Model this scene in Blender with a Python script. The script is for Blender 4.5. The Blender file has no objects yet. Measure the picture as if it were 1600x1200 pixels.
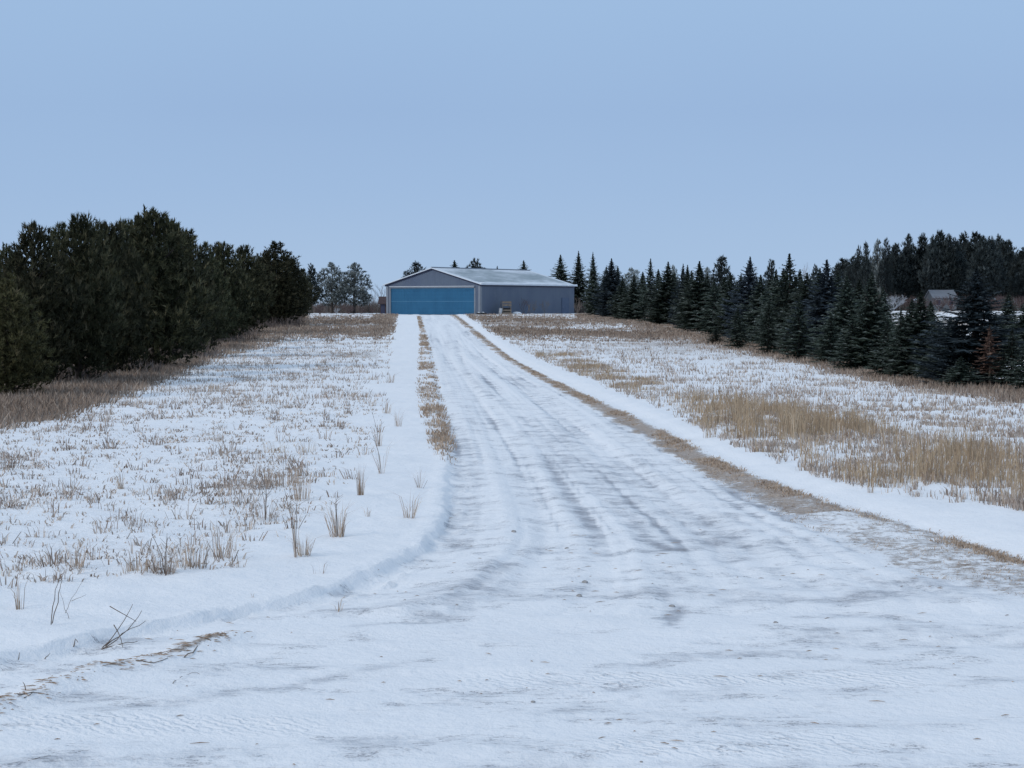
import bpy, math, random
import numpy as np
from mathutils import Vector, Matrix
random.seed(7)
RNG = np.random.default_rng(7)
sc = bpy.context.scene
COL = sc.collection

# ------------------------------------------------------------------ camera geometry (photo is 1600x1200)
F = 3000.0
ZC = 2.2
HOR = 478.0
PITCH = math.atan((600 - HOR) / F)
CP, SP = math.cos(PITCH), math.sin(PITCH)

def topix(X, Y, Z):
    d = Y * CP - (Z - ZC) * SP
    u = Y * SP + (Z - ZC) * CP
    d = np.maximum(d, 0.5)
    return 800 + F * X / d, 600 - F * u / d

# long profile of the ground: dips a little, then climbs to the hangar
_ky = [-4000, 0, 60, 88, 125, 165, 200, 240, 268, 400, 900, 6000]
_kz = [0, 0, -0.22, -0.16, 0.06, 0.36, 0.62, 0.88, 1.0, 1.14, 1.2, 1.2]
_ty = np.arange(-60, 1400, 1.0)
_tz = np.interp(_ty, _ky, _kz)
for _ in range(3):
    _tz = np.convolve(np.pad(_tz, 7, mode='edge'), np.ones(15) / 15, 'valid')

def base_z(Y):
    return np.interp(Y, _ty, _tz)

def gp(px, py):
    """point of the plain ground seen at photo pixel px, py"""
    s = (600 - py) / F
    dy, dz = CP + s * SP, -SP + s * CP
    dx = (px - 800) / F
    lo, hi = 1.0, 1200.0
    t = 1.0
    while t < 1500:
        if ZC + dz * t <= float(base_z(dy * t)):
            break
        t *= 1.01
    a, b = t / 1.01, t
    for _ in range(30):
        m = (a + b) / 2
        if ZC + dz * m <= float(base_z(dy * m)):
            b = m
        else:
            a = m
    return dx * b, dy * b

def line_fn(pts):
    """X as a function of Y from photo pixels lying on the ground"""
    w = sorted([gp(*p) for p in pts], key=lambda q: q[1])
    ys = np.array([q[1] for q in w]); xs = np.array([q[0] for q in w])
    s0 = (xs[1] - xs[0]) / (ys[1] - ys[0]); s1 = (xs[-1] - xs[-2]) / (ys[-1] - ys[-2])
    yy = np.arange(2, 340, 0.25)
    xx = np.interp(yy, ys, xs)
    xx = np.where(yy < ys[0], xs[0] + s0 * (yy - ys[0]), xx)
    xx = np.where(yy > ys[-1], xs[-1] + s1 * (yy - ys[-1]), xx)
    k = np.ones(5) / 5
    xx = np.convolve(np.pad(xx, 2, mode='edge'), k, 'valid')
    return lambda Y: np.interp(Y, yy, xx)

PLOW = line_fn([(0, 1042), (120, 1013), (200, 994), (330, 968), (400, 957), (480, 937), (540, 917), (600, 892), (650, 867), (690, 832),
                (702, 790), (704, 740), (703, 700), (690, 640), (674, 560), (664, 520), (658, 499)])
STRIPL = line_fn([(702, 790), (692, 735), (675, 700), (658, 640), (653, 600), (656, 560), (657, 520), (653, 499)])
TRACKL = line_fn([(0, 928), (150, 917), (270, 912), (330, 892), (400, 852), (470, 805), (535, 745), (570, 680), (586, 620), (602, 560), (612, 520), (618, 499)])
BROWNR = line_fn([(1700, 905), (1600, 876), (1450, 829), (1300, 789), (1150, 735), (1000, 657), (900, 611), (800, 561), (750, 522), (718, 497)])
BROWNI = line_fn([(1700, 990), (1600, 940), (1390, 880), (1330, 850), (1200, 795), (1090, 735), (960, 657), (878, 611), (790, 561), (743, 522), (713, 497)])
FIELDR = line_fn([(1800, 850), (1600, 812), (1480, 792), (1400, 785), (1245, 742), (1135, 695), (1032, 642), (932, 600), (836, 560), (792, 535), (765, 518), (738, 500)])
TALLR = line_fn([(1800, 770), (1600, 728), (1450, 705), (1300, 672), (1150, 642), (1000, 600), (900, 562)])

# ------------------------------------------------------------------ numpy noise
def _hash(ix, iy, seed):
    h = (ix.astype(np.int64) * 374761393 + iy.astype(np.int64) * 668265263 + seed * 1442695041) & 0xffffffff
    h = ((h ^ (h >> 13)) * 1274126177) & 0xffffffff
    return ((h ^ (h >> 16)) & 0xffff) / 65535.0

def vnoise(x, y, seed=0):
    ix, iy = np.floor(x), np.floor(y)
    fx, fy = x - ix, y - iy
    fx = fx * fx * (3 - 2 * fx); fy = fy * fy * (3 - 2 * fy)
    a = _hash(ix, iy, seed); b = _hash(ix + 1, iy, seed)
    c = _hash(ix, iy + 1, seed); d = _hash(ix + 1, iy + 1, seed)
    return a + (b - a) * fx + (c - a) * fy + (a - b - c + d) * fx * fy

def fbm(x, y, seed=0, o=4):
    r = 0; amp = 0.5; t = 0
    for i in range(o):
        r = r + amp * vnoise(x * 2 ** i + 17.3 * i, y * 2 ** i - 9.1 * i, seed + i)
        t += amp; amp *= 0.5
    return r / t

def sst(a, b, x):
    t = np.clip((x - a) / (b - a), 0, 1)
    return t * t * (3 - 2 * t)

def seg_dist(X, Y, pts):
    d = np.full(X.shape, 1e9)
    for (x0, y0), (x1, y1) in zip(pts[:-1], pts[1:]):
        vx, vy = x1 - x0, y1 - y0
        t = np.clip(((X - x0) * vx + (Y - y0) * vy) / (vx * vx + vy * vy + 1e-9), 0, 1)
        d = np.minimum(d, np.hypot(X - x0 - t * vx, Y - y0 - t * vy))
    return d

RIDGE = [gp(*p) for p in [(-120, 1150), (20, 1102), (90, 1075), (160, 1052), (250, 1032), (320, 1008), (360, 995)]]
STREAKS = [
    ([(695, 508), (712, 545), (728, 580), (755, 610), (800, 640), (850, 680), (900, 735), (950, 785), (1010, 840), (1045, 858)], .16, .95),
    ([(725, 545), (765, 575), (810, 600), (850, 625), (900, 660)], .22, .6),
    ([(690, 540), (705, 600), (725, 660), (738, 720), (742, 800), (760, 870)], .34, .45),
    ([(720, 640), (728, 720), (730, 800)], .10, .6),
    ([(850, 660), (900, 680), (960, 740), (1060, 800), (1150, 860), (1225, 908)], .3, .55),
    ([(1000, 740), (1110, 790), (1200, 850), (1290, 890)], .22, .3),
    ([(742, 512), (790, 560), (860, 622), (930, 680)], .10, .5),
    ([(820, 600), (930, 690), (1060, 765), (1200, 822), (1330, 868)], .12, .45),
    ([(770, 600), (850, 690), (930, 790), (980, 860)], .09, .4),
    ([(690, 560), (715, 640), (760, 760)], .08, .5),
    ([(960, 670), (1060, 730), (1160, 790)], .2, .5),
    ([(790, 885), (770, 905), (720, 935), (690, 970)], .2, .8),
    ([(600, 905), (700, 900), (780, 893)], .18, .4),
    ([(560, 980), (620, 975), (720, 970)], .12, .6),
    ([(905, 925), (915, 905), (960, 898), (1030, 890), (1075, 908)], .07, .95),
    ([(915, 918), (960, 922), (985, 932)], .12, .7),
    ([(1040, 918), (1050, 945), (1045, 975)], .10, .85),
    ([(930, 858), (1000, 878), (1060, 880)], .1, .5),
    ([(1250, 880), (1330, 893), (1400, 922)], .1, .6),
    ([(1290, 955), (1400, 965), (1520, 990)], .14, .55),
    ([(1100, 1000), (1200, 1010), (1340, 1030)], .12, .4),
    ([(950, 1050), (1040, 1025), (1110, 1018), (1180, 1015)], .14, .5),
    ([(0, 1135), (150, 1108), (350, 1080), (600, 1035), (760, 1010)], .16, .45),
    ([(0, 1075), (200, 1060), (420, 1020), (700, 975)], .12, .2),
    ([(600, 1150), (900, 1105), (1200, 1075), (1600, 1060)], .16, .4),
    ([(900, 1120), (1200, 1135), (1600, 1125)], .12, .35),
    ([(1250, 960), (1420, 975), (1600, 1000)], .15, .4),
]
STREAKS = [([gp(*p) for p in pts], w, s) for pts, w, s in STREAKS]

def height(X, Y):
    z = base_z(Y).astype(float)
    far = sst(150, 60, Y)
    pl = PLOW(Y); sl = (PLOW(Y + .3) - PLOW(Y - .3)) / .6
    dl = (pl - X) / np.sqrt(1 + sl * sl)          # >0 : snow field side, left of the plough edge
    dl = dl + (fbm(X * 2.3, Y * 2.3, 5) - .5) * .14
    near = sst(40, 14, Y)
    amp = 0.036 + 0.014 * near
    z += sst(-.01, .055, dl) * amp * (Y > 0)
    z -= np.exp(-((dl + .10) / .09) ** 2) * .016 * near * (Y > 0)
    z += np.exp(-((dl - .14) / .08) ** 2) * .01 * near * (Y > 0)
    br = BROWNR(Y)
    dr = X - br + (fbm(X * .9, Y * .9, 9) - .5) * .3
    z += sst(0, .7, dr) * .09 * (Y > 0)
    # lumps of the fields, gentle
    fld = np.clip(sst(0, .6, dl) + sst(0, .8, dr), 0, 1) * (Y > 0)
    fl2 = np.clip(sst(.2, 2.5, dl) + sst(.2, 2.5, dr), 0, 1) * (Y > 0)
    z += fl2 * (fbm(X * .35, Y * .35, 21) - .5) * .16 + fld * (fbm(X * 1.7, Y * 1.7, 22) - .5) * .07
    z += fld * far * (fbm(X * 6, Y * 6, 23, 3) - .5) * .03
    # wheel ruts down the drive and across the road
    mid = 1 - fld
    c = (PLOW(Y) + BROWNI(Y)) / 2
    for off in (-.85, .75):
        z -= mid * (Y > 16) * np.exp(-((X - c - off) / .28) ** 2) * .025
    z += mid * ((fbm(X * .8, Y * 2.2, 31) - .5) * .07 + (fbm(X * 3.5, Y * 7, 32, 3) - .5) * .022)
    uu = (X - c) / np.maximum(BROWNI(Y) - PLOW(Y), 1.5) * 3.6
    z += mid * (Y > 14) * (Y < 250) * ((fbm(uu * 2.6, Y * .035, 61, 5) - .5) * -.07 + (fbm(uu * 8, Y * .05, 66, 3) - .5) * -.035)
    z += np.exp(-((dl - .04) / .10) ** 2) * (Y > 0) * near * (fbm(X * 7, Y * 7, 41, 3) - .4) * .07
    z += np.exp(-((dl + .18) / .12) ** 2) * (Y > 0) * near * np.clip(fbm(X * 12, Y * 12, 42, 2) - .6, 0, 1) * .16
    rd = seg_dist(X, Y, RIDGE)
    z += np.exp(-(rd / .13) ** 2) * .05 * (.4 + fbm(X * 5, Y * 5, 40))
    return z

def z_at(x, y):
    return float(height(np.array([x]), np.array([y]))[0])

# ------------------------------------------------------------------ material helpers
def nodes_of(name):
    m = bpy.data.materials.new(name); m.use_nodes = True
    nt = m.node_tree; b = nt.nodes['Principled BSDF']
    b.inputs['Specular IOR Level'].default_value = .25
    return m, nt, b

def N(nt, t, **kw):
    n = nt.nodes.new(t)
    for k, v in kw.items():
        setattr(n, k, v)
    return n

def ramp(nt, fac, stops):
    r = N(nt, 'ShaderNodeValToRGB')
    e = r.color_ramp.elements
    while len(e) < len(stops): e.new(.5)
    for el, (p, c) in zip(e, stops):
        el.position = p; el.color = (*c, 1) if len(c) == 3 else c
    nt.links.new(fac, r.inputs[0]); return r.outputs[0]

def noise(nt, scale, detail=4, rough=.55, vec=None, coord='Object'):
    n = N(nt, 'ShaderNodeTexNoise'); n.inputs['Scale'].default_value = scale
    n.inputs['Detail'].default_value = detail; n.inputs['Roughness'].default_value = rough
    if vec is None:
        tc = N(nt, 'ShaderNodeTexCoord'); vec = tc.outputs[coord]
    nt.links.new(vec, n.inputs['Vector']); return n.outputs['Fac']

def math_n(nt, op, a, b=None, clamp=False):
    m = N(nt, 'ShaderNodeMath', operation=op, use_clamp=clamp)
    for i, v in enumerate((a, b)):
        if v is None: continue
        if isinstance(v, (int, float)): m.inputs[i].default_value = v
        else: nt.links.new(v, m.inputs[i])
    return m.outputs[0]

def mapr(nt, v, a, b, c=0., d=1.):
    m = N(nt, 'ShaderNodeMapRange'); m.interpolation_type = 'SMOOTHSTEP'
    nt.links.new(v, m.inputs[0])
    for i, q in enumerate((a, b, c, d)): m.inputs[i + 1].default_value = q
    return m.outputs[0]

def mix(nt, fac, a, b):
    m = N(nt, 'ShaderNodeMix', data_type='RGBA')
    nt.links.new(fac, m.inputs[0]) if not isinstance(fac, float) else setattr(m.inputs[0], 'default_value', fac)
    for s, v in ((m.inputs[6], a), (m.inputs[7], b)):
        if isinstance(v, tuple): s.default_value = (*v, 1)
        else: nt.links.new(v, s)
    return m.outputs[2]

def attr(nt, name):
    a = N(nt, 'ShaderNodeAttribute'); a.attribute_name = name; return a.outputs['Fac']

def scaled(nt, sx, sy, sz):
    tc = N(nt, 'ShaderNodeTexCoord'); mp = N(nt, 'ShaderNodeMapping')
    mp.inputs['Scale'].default_value = (sx, sy, sz)
    nt.links.new(tc.outputs['Object'], mp.inputs['Vector']); return mp.outputs[0]

def plain(name, c1, c2, scale=3, rough=.8, metal=0, bump=0.0, coord='Object'):
    m, nt, b = nodes_of(name)
    f = noise(nt, scale, coord=coord)
    nt.links.new(ramp(nt, f, [(.3, c1), (.7, c2)]), b.inputs['Base Color'])
    b.inputs['Roughness'].default_value = rough; b.inputs['Metallic'].default_value = metal
    if bump:
        bp = N(nt, 'ShaderNodeBump'); bp.inputs['Strength'].default_value = bump; bp.inputs['Distance'].default_value = .02
        nt.links.new(f, bp.inputs['Height']); nt.links.new(bp.outputs[0], b.inputs['Normal'])
    return m

def snow_mat():
    m, nt, b = nodes_of('snow_ground')
    snow = mix(nt, noise(nt, .9, 3), (.83, .845, .86), (.89, .90, .91))
    ice_a = attr(nt, 'ice'); cov_a = attr(nt, 'cover')
    st = noise(nt, 1.0, 6, .7, scaled(nt, 1.7, 1.9, 1))
    st2 = noise(nt, 1.0, 6, .7, scaled(nt, 9, 15, 1))
    cr = noise(nt, 1.0, 5, .75, scaled(nt, 2.0, 5.5, 1))
    v = math_n(nt, 'ADD', ice_a, math_n(nt, 'MULTIPLY', math_n(nt, 'SUBTRACT', st, .5), math_n(nt, 'MULTIPLY', mapr(nt, ice_a, 0.0, .12), 2.0)))
    v = math_n(nt, 'ADD', v, math_n(nt, 'MULTIPLY', math_n(nt, 'SUBTRACT', st2, .5), .7))
    icef = mapr(nt, v, .18, 1.0)
    icec = mix(nt, mapr(nt, v, .35, 1.0), (.66, .685, .72), (.40, .41, .44))
    c = mix(nt, icef, snow, icec)
    crk = math_n(nt, 'MULTIPLY', mapr(nt, math_n(nt, 'ABSOLUTE', math_n(nt, 'SUBTRACT', cr, .55)), .024, .0, 0, .85), mapr(nt, ice_a, .02, .2))
    c = mix(nt, math_n(nt, 'MULTIPLY', crk, mapr(nt, st, .45, .6)), c, (.24, .24, .26))
    grit = mapr(nt, v, .85, 1.35, 0, .75)
    c = mix(nt, grit, c, (.25, .23, .23))
    g1 = noise(nt, 9, 6, .7); g2 = noise(nt, 60, 3, .7)
    gv = math_n(nt, 'ADD', cov_a, math_n(nt, 'MULTIPLY', math_n(nt, 'SUBTRACT', g1, .5), 1.5))
    gv = math_n(nt, 'ADD', gv, math_n(nt, 'MULTIPLY', math_n(nt, 'SUBTRACT', g2, .5), .6))
    gf = mapr(nt, gv, .35, .75, 0, .9)
    gc = ramp(nt, noise(nt, 35, 4), [(.3, (.18, .13, .10)), (.5, (.33, .25, .19)), (.72, (.49, .41, .33))])
    c = mix(nt, gf, c, gc)
    nt.links.new(c, b.inputs['Base Color'])
    b.inputs['Roughness'].default_value = .75
    nt.links.new(mapr(nt, icef, 0, 1, .8, .55), b.inputs['Roughness'])
    b.inputs['Specular IOR Level'].default_value = .3
    h = math_n(nt, 'ADD', math_n(nt, 'MULTIPLY', noise(nt, 14, 5, .6), .5), math_n(nt, 'MULTIPLY', noise(nt, 70, 3, .6), .14))
    h = math_n(nt, 'SUBTRACT', h, math_n(nt, 'MULTIPLY', icef, .35))
    h = math_n(nt, 'ADD', h, math_n(nt, 'MULTIPLY', gf, .3))
    wv = N(nt, 'ShaderNodeTexWave'); wv.inputs['Scale'].default_value = 6.5; wv.inputs['Distortion'].default_value = 7
    wv.inputs['Detail'].default_value = 3; wv.inputs['Detail Scale'].default_value = 2; wv.bands_direction = 'DIAGONAL'
    tc = N(nt, 'ShaderNodeTexCoord'); nt.links.new(tc.outputs['Object'], wv.inputs['Vector'])
    h = math_n(nt, 'ADD', h, math_n(nt, 'MULTIPLY', math_n(nt, 'MULTIPLY', wv.outputs['Fac'], attr(nt, 'tread')), .22))
    bp = N(nt, 'ShaderNodeBump'); bp.inputs['Strength'].default_value = .8; bp.inputs['Distance'].default_value = .045
    nt.links.new(h, bp.inputs['Height']); nt.links.new(bp.outputs[0], b.inputs['Normal'])
    return m

def blade_mat(name, stops):
    m, nt, b = nodes_of(name)
    nt.links.new(ramp(nt, attr(nt, 'rnd'), stops), b.inputs['Base Color'])
    b.inputs['Roughness'].default_value = .85
    return m

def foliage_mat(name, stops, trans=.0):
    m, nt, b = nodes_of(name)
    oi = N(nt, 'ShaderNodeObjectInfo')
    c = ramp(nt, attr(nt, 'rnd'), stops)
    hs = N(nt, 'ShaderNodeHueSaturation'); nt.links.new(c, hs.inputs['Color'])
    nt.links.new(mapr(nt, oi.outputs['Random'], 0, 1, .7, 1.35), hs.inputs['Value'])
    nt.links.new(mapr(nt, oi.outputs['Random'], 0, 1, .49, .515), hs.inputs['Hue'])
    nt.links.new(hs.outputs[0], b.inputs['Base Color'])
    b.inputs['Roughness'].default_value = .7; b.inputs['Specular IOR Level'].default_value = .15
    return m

M = {}
M['snow'] = snow_mat()
TAN = [(0, (.21, .145, .10)), (.35, (.35, .255, .185)), (.7, (.50, .385, .285)), (1, (.62, .51, .40))]
REED = [(0, (.20, .14, .10)), (.4, (.36, .265, .175)), (.8, (.50, .385, .26)), (1, (.62, .52, .39))]
GREY = [(0, (.19, .135, .105)), (.5, (.40, .33, .28)), (1, (.64, .57, .50))]
M['tan'] = blade_mat('dry_grass_tan', TAN)
M['dull'] = blade_mat('dull_brown_grass', [(0, (.16, .12, .095)), (.5, (.29, .22, .17)), (1, (.47, .39, .32))])
M['reed'] = blade_mat('dry_grass_russet', REED)
M['grey'] = blade_mat('dead_weed_grey', GREY)
M['spruce'] = foliage_mat('spruce_needles', [(0, (.014, .020, .017)), (.5, (.028, .042, .031)), (.75, (.056, .074, .056)), (1, (.16, .18, .17))])  # light on the limb tips put into the pale stops, with snow grey
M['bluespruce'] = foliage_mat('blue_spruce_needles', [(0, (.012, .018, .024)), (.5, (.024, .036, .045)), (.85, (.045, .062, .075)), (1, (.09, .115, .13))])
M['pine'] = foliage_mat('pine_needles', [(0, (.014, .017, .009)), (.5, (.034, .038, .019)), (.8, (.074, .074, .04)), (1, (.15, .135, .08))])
M['olive'] = foliage_mat('olive_pine_needles', [(0, (.03, .028, .014)), (.5, (.052, .05, .023)), (.85, (.095, .085, .042)), (1, (.15, .12, .07))])
M['frost'] = foliage_mat('frosted_pine_needles', [(0, (.05, .06, .06)), (.4, (.13, .15, .145)), (.75, (.33, .37, .36)), (1, (.55, .6, .6))])
M['farpine'] = foliage_mat('distant_pine_needles', [(0, (.018, .023, .025)), (.5, (.03, .04, .04)), (.85, (.05, .062, .06)), (1, (.11, .13, .13))])
M['dead'] = foliage_mat('dead_needles', [(0, (.085, .053, .042)), (.5, (.155, .095, .07)), (1, (.25, .17, .13))])
M['bark'] = plain('bark', (.035, .03, .028), (.085, .07, .06), 9, .9, bump=.5)
M['palebark'] = plain('pale_bark', (.16, .13, .11), (.28, .23, .2), 9, .9)
M['frosttwig'] = plain('frosted_twigs', (.24, .25, .27), (.42, .44, .47), 4, .9)
M['redtwig'] = plain('dark_red_twigs', (.07, .045, .045), (.14, .10, .095), 4, .9)
M['clod'] = plain('frozen_dirt', (.16, .14, .125), (.45, .44, .43), 18, .9, bump=.6)
M['twig'] = plain('dry_twig', (.10, .075, .06), (.22, .17, .13), 40, .9)
M['wood'] = plain('weathered_wood', (.14, .11, .085), (.28, .23, .18), 6, .85)
M['whitepaint'] = plain('white_paint', (.34, .36, .38), (.45, .47, .5), 5, .5)
M['snowcap'] = plain('settled_snow', (.80, .83, .86), (.87, .89, .91), 2, .8, bump=.4)
M['redwall'] = plain('dark_red_boards', (.05, .035, .036), (.075, .05, .05), 3, .8)
M['tyre'] = plain('black_rubber', (.02, .02, .022), (.04, .04, .042), 10, .8)
M['darkroof'] = plain('dark_shingles', (.05, .05, .055), (.10, .10, .11), 4, .85)

def cladding(name, base, dark, along=2, rib=3.3, rust=True):
    """ribbed sheet steel, ribs run along local z"""
    m, nt, b = nodes_of(name)
    f = noise(nt, 1.0, 5, .6, scaled(nt, .5, .5, .35))
    c = mix(nt, mapr(nt, f, .35, .7), base, dark)
    # light dirt splashed up from the ground and thin vertical weathering
    st = noise(nt, 1.0, 4, .6, scaled(nt, 3, 3, .12))
    c = mix(nt, mapr(nt, st, .5, .75, 0, .35), c, tuple(x * .72 for x in base))
    nt.links.new(c, b.inputs['Base Color'])
    b.inputs['Roughness'].default_value = .45; b.inputs['Metallic'].default_value = .15
    tc = N(nt, 'ShaderNodeTexCoord'); sx = N(nt, 'ShaderNodeSeparateXYZ'); nt.links.new(tc.outputs['Object'], sx.inputs[0])
    s = math_n(nt, 'ADD', sx.outputs[0], sx.outputs[1])
    w = math_n(nt, 'PINGPONG', math_n(nt, 'MULTIPLY', s, rib), .5)
    w = mapr(nt, w, .3, .45)
    bp = N(nt, 'ShaderNodeBump'); bp.inputs['Strength'].default_value = .6; bp.inputs['Distance'].default_value = .03
    nt.links.new(w, bp.inputs['Height']); nt.links.new(bp.outputs[0], b.inputs['Normal'])
    return m
M['wallsteel'] = cladding('grey_blue_wall_steel', (.115, .145, .195), (.095, .122, .178))
M['trimsteel'] = plain('grey_trim_steel', (.175, .20, .235), (.21, .235, .275), 1, .5)
M['fascia'] = plain('dark_blue_fascia', (.03, .035, .07), (.05, .055, .09), 1, .5)
M['doorblue'] = cladding('teal_blue_door_steel', (.027, .128, .240), (.021, .108, .210), rib=2)
M['doorline'] = plain('pale_blue_door_rail', (.05, .17, .29), (.07, .20, .32), 1, .5)
def roof_mat():
    m, nt, b = nodes_of('roof_steel_with_snow')
    f = noise(nt, 1.0, 5, .6, scaled(nt, .22, .10, .3))
    f2 = noise(nt, 1.0, 5, .65, scaled(nt, 1.6, .5, 1))
    v = math_n(nt, 'ADD', math_n(nt, 'MULTIPLY', f, .7), math_n(nt, 'MULTIPLY', f2, .3))
    v = math_n(nt, 'ADD', v, math_n(nt, 'MULTIPLY', attr(nt, 'edge'), .5))
    c = mix(nt, mapr(nt, v, .38, .72), (.24, .29, .31), (.66, .71, .76))
    nt.links.new(c, b.inputs['Base Color']); b.inputs['Roughness'].default_value = .5
    return m
M['roof'] = roof_mat()

# ------------------------------------------------------------------ object helpers
def tag(o, label=None, cat=None, group=None, kind=None):
    if label: o['label'] = label
    if cat: o['category'] = cat
    if group: o['group'] = group
    if kind: o['kind'] = kind
    return o

def link(o, parent=None):
    COL.objects.link(o)
    if parent is not None: o.parent = parent
    return o

def empty(name, loc, rz=0.0, **kw):
    o = bpy.data.objects.new(name, None); o.empty_display_size = .2
    link(o); o.location = loc; o.rotation_euler = (0, 0, rz)
    return tag(o, **kw)

def tri_mesh(name, V, T, mat, rnd=None, smooth=False):
    me = bpy.data.meshes.new(name)
    V = np.asarray(V, np.float32); T = np.asarray(T, np.int32)
    me.vertices.add(len(V)); me.vertices.foreach_set('co', V.ravel())
    k = T.shape[1]
    me.loops.add(T.size); me.loops.foreach_set('vertex_index', T.ravel())
    me.polygons.add(len(T)); me.polygons.foreach_set('loop_start', np.arange(0, T.size, k, dtype=np.int32))
    me.polygons.foreach_set('use_smooth', np.full(len(T), smooth))
    if rnd is not None:
        a = me.attributes.new('rnd', 'FLOAT', 'POINT'); a.data.foreach_set('value', np.asarray(rnd, np.float32))
    me.materials.append(mat); me.update(calc_edges=True)
    return me

def ob(name, me, parent=None):
    return link(bpy.data.objects.new(name, me), parent)

class MB:
    def __init__(s): s.v = []; s.f = []
    def quad(s, a, b, c, d): i = len(s.v); s.v += [a, b, c, d]; s.f.append((i, i + 1, i + 2, i + 3))
    def poly(s, pts): i = len(s.v); s.v += list(pts); s.f.append(tuple(range(i, i + len(pts))))
    def box(s, x0, x1, y0, y1, z0, z1):
        i = len(s.v)
        s.v += [(x0, y0, z0), (x1, y0, z0), (x1, y1, z0), (x0, y1, z0), (x0, y0, z1), (x1, y0, z1), (x1, y1, z1), (x0, y1, z1)]
        s.f += [tuple(i + k for k in q) for q in ((0, 3, 2, 1), (4, 5, 6, 7), (0, 1, 5, 4), (1, 2, 6, 5), (2, 3, 7, 6), (3, 0, 4, 7))]
    def prism(s, pts, off):
        """closed solid: polygon pts extruded by the vector off"""
        n = len(pts); i = len(s.v)
        s.v += list(pts) + [tuple(p[k] + off[k] for k in range(3)) for p in pts]
        s.f.append(tuple(i + k for k in range(n))[::-1]); s.f.append(tuple(i + n + k for k in range(n)))
        for k in range(n):
            j = (k + 1) % n; s.f.append((i + k, i + j, i + n + j, i + n + k))
    def tube(s, pts, rad, n=5, cap=True):
        rings = []
        for k, p in enumerate(pts):
            p = Vector(p)
            d = (Vector(pts[min(k + 1, len(pts) - 1)]) - Vector(pts[max(k - 1, 0)])).normalized()
            a = d.cross(Vector((0, 0, 1)))
            if a.length < .05: a = d.cross(Vector((1, 0, 0)))
            a.normalize(); b = d.cross(a)
            r = rad[k] if hasattr(rad, '__len__') else rad
            i = len(s.v)
            for q in range(n):
                t = 2 * math.pi * q / n
                s.v.append(tuple(p + (a * math.cos(t) + b * math.sin(t)) * r))
            rings.append(i)
        for i, j in zip(rings[:-1], rings[1:]):
            for q in range(n):
                w = (q + 1) % n; s.f.append((i + q, i + w, j + w, j + q))
        if cap:
            s.f.append(tuple(rings[0] + q for q in range(n))[::-1]); s.f.append(tuple(rings[-1] + q for q in range(n)))
    def mesh(s, name, mat, smooth=False):
        me = bpy.data.meshes.new(name); me.from_pydata(s.v, [], s.f); me.materials.append(mat)
        if smooth: me.polygons.foreach_set('use_smooth', np.full(len(s.f), True))
        me.update(); return me
    def build(s, name, mat, parent=None, smooth=False):
        return ob(name, s.mesh(name, mat, smooth), parent)

# ------------------------------------------------------------------ ground: one height field, cut into field / drive / road
def axis(lo, hi, s0, k, k2, knee):
    out = [lo]
    while out[-1] < hi:
        a = out[-1]; out.append(a + s0 + k * min(a, knee) + (k2 * (a - knee) if a > knee else 0))
    return out
ya = np.array(list(np.arange(-60, 3, .9)) + axis(3.0, 4000, .03, .0055, .02, 70))
xp = axis(0.0, 4000, .035, .0075, .06, 34)
xa = np.array([-v for v in xp[:0:-1]] + xp)
GX, GY = np.meshgrid(xa, ya)
GZ = height(GX, GY)
nx, ny = len(xa), len(ya)
PX, PY = topix(GX, GY, base_z(GY))
front = GY > 4
dl = PLOW(GY) - GX; dr = GX - BROWNR(GY)
left = (dl > 0) & (GY > 0); right = (dr > 0) & (GY > 0)
inside = ~left & ~right

n1 = fbm(GX * .5, GY * .5, 51); n2 = fbm(GX * .09, GY * .045, 52); n3 = fbm(GX * 2.3, GY * 2.3, 53)
ice = np.zeros_like(GX)
for pts, w, s in STREAKS:
    x0 = min(p[0] for p in pts) - 1; x1 = max(p[0] for p in pts) + 1; y0 = min(p[1] for p in pts) - 1; y1 = max(p[1] for p in pts) + 1
    sel = (GX > x0) & (GX < x1) & (GY > y0) & (GY < y1)
    d = seg_dist(GX[sel] + (n3[sel] - .5) * w * 2, GY[sel] + (n1[sel] - .5) * w * 3, pts)
    ice[sel] = np.maximum(ice[sel], np.exp(-(d / (w * 1.15)) ** 2) * s * np.where(GY[sel] < 19, .85, .62) * (.35 + 1.1 * n1[sel]))
cdr = (PLOW(GY) + BROWNI(GY)) / 2; wdr = np.maximum(BROWNI(GY) - PLOW(GY), 1.5)
uu = (GX - cdr) / wdr * 3.6
lane = fbm(uu * 2.6 + .25 * fbm(GX * .5, GY * .1, 64), GY * .035, 61, 5)
lane2 = fbm(uu * 8 + .3 * fbm(GX * .5, GY * .1, 65), GY * .05, 66, 3)
bg = np.clip((lane - .41) * 2.3, .03, .48) * (.45 + 1.1 * (fbm(GX * 1.1, GY * .22, 63) - .1)) + np.clip((lane2 - .55) * 3.0, 0, .45) * (GY < 150) * (.3 + n1)
roadish = sst(20, 15, GY)
bg2 = np.clip((fbm(GX * .42 + GY * .05, GY * 1.25 - GX * .16, 62, 5) - .44) * 2.2, .05, .36) * (.35 + 1.2 * fbm(GX * .8, GY * 2.1, 67))
ice = np.maximum(ice, bg * (1 - roadish) + bg2 * roadish) * inside
ice = ice * (1 + .35 * roadish)
ice[(GY < 4) | (GY > 300)] = 0
# bank face and shoulders stay clean snow; grassy cover of fields, verges and strips
cov = np.zeros_like(GX)
trl = TRACKL(GY) - GX; frr = GX - FIELDR(GY)
lf = sst(0, .5, trl); rf = sst(0, .5, frr)
farw = sst(45, 150, GY)
fieldcov = .20 + .25 * (n1 - .5) + farw * ((n2 - .48) * 1.8 + .12)
cov = np.maximum(cov, np.clip(fieldcov, 0, .9) * np.maximum(lf, rf))
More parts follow.
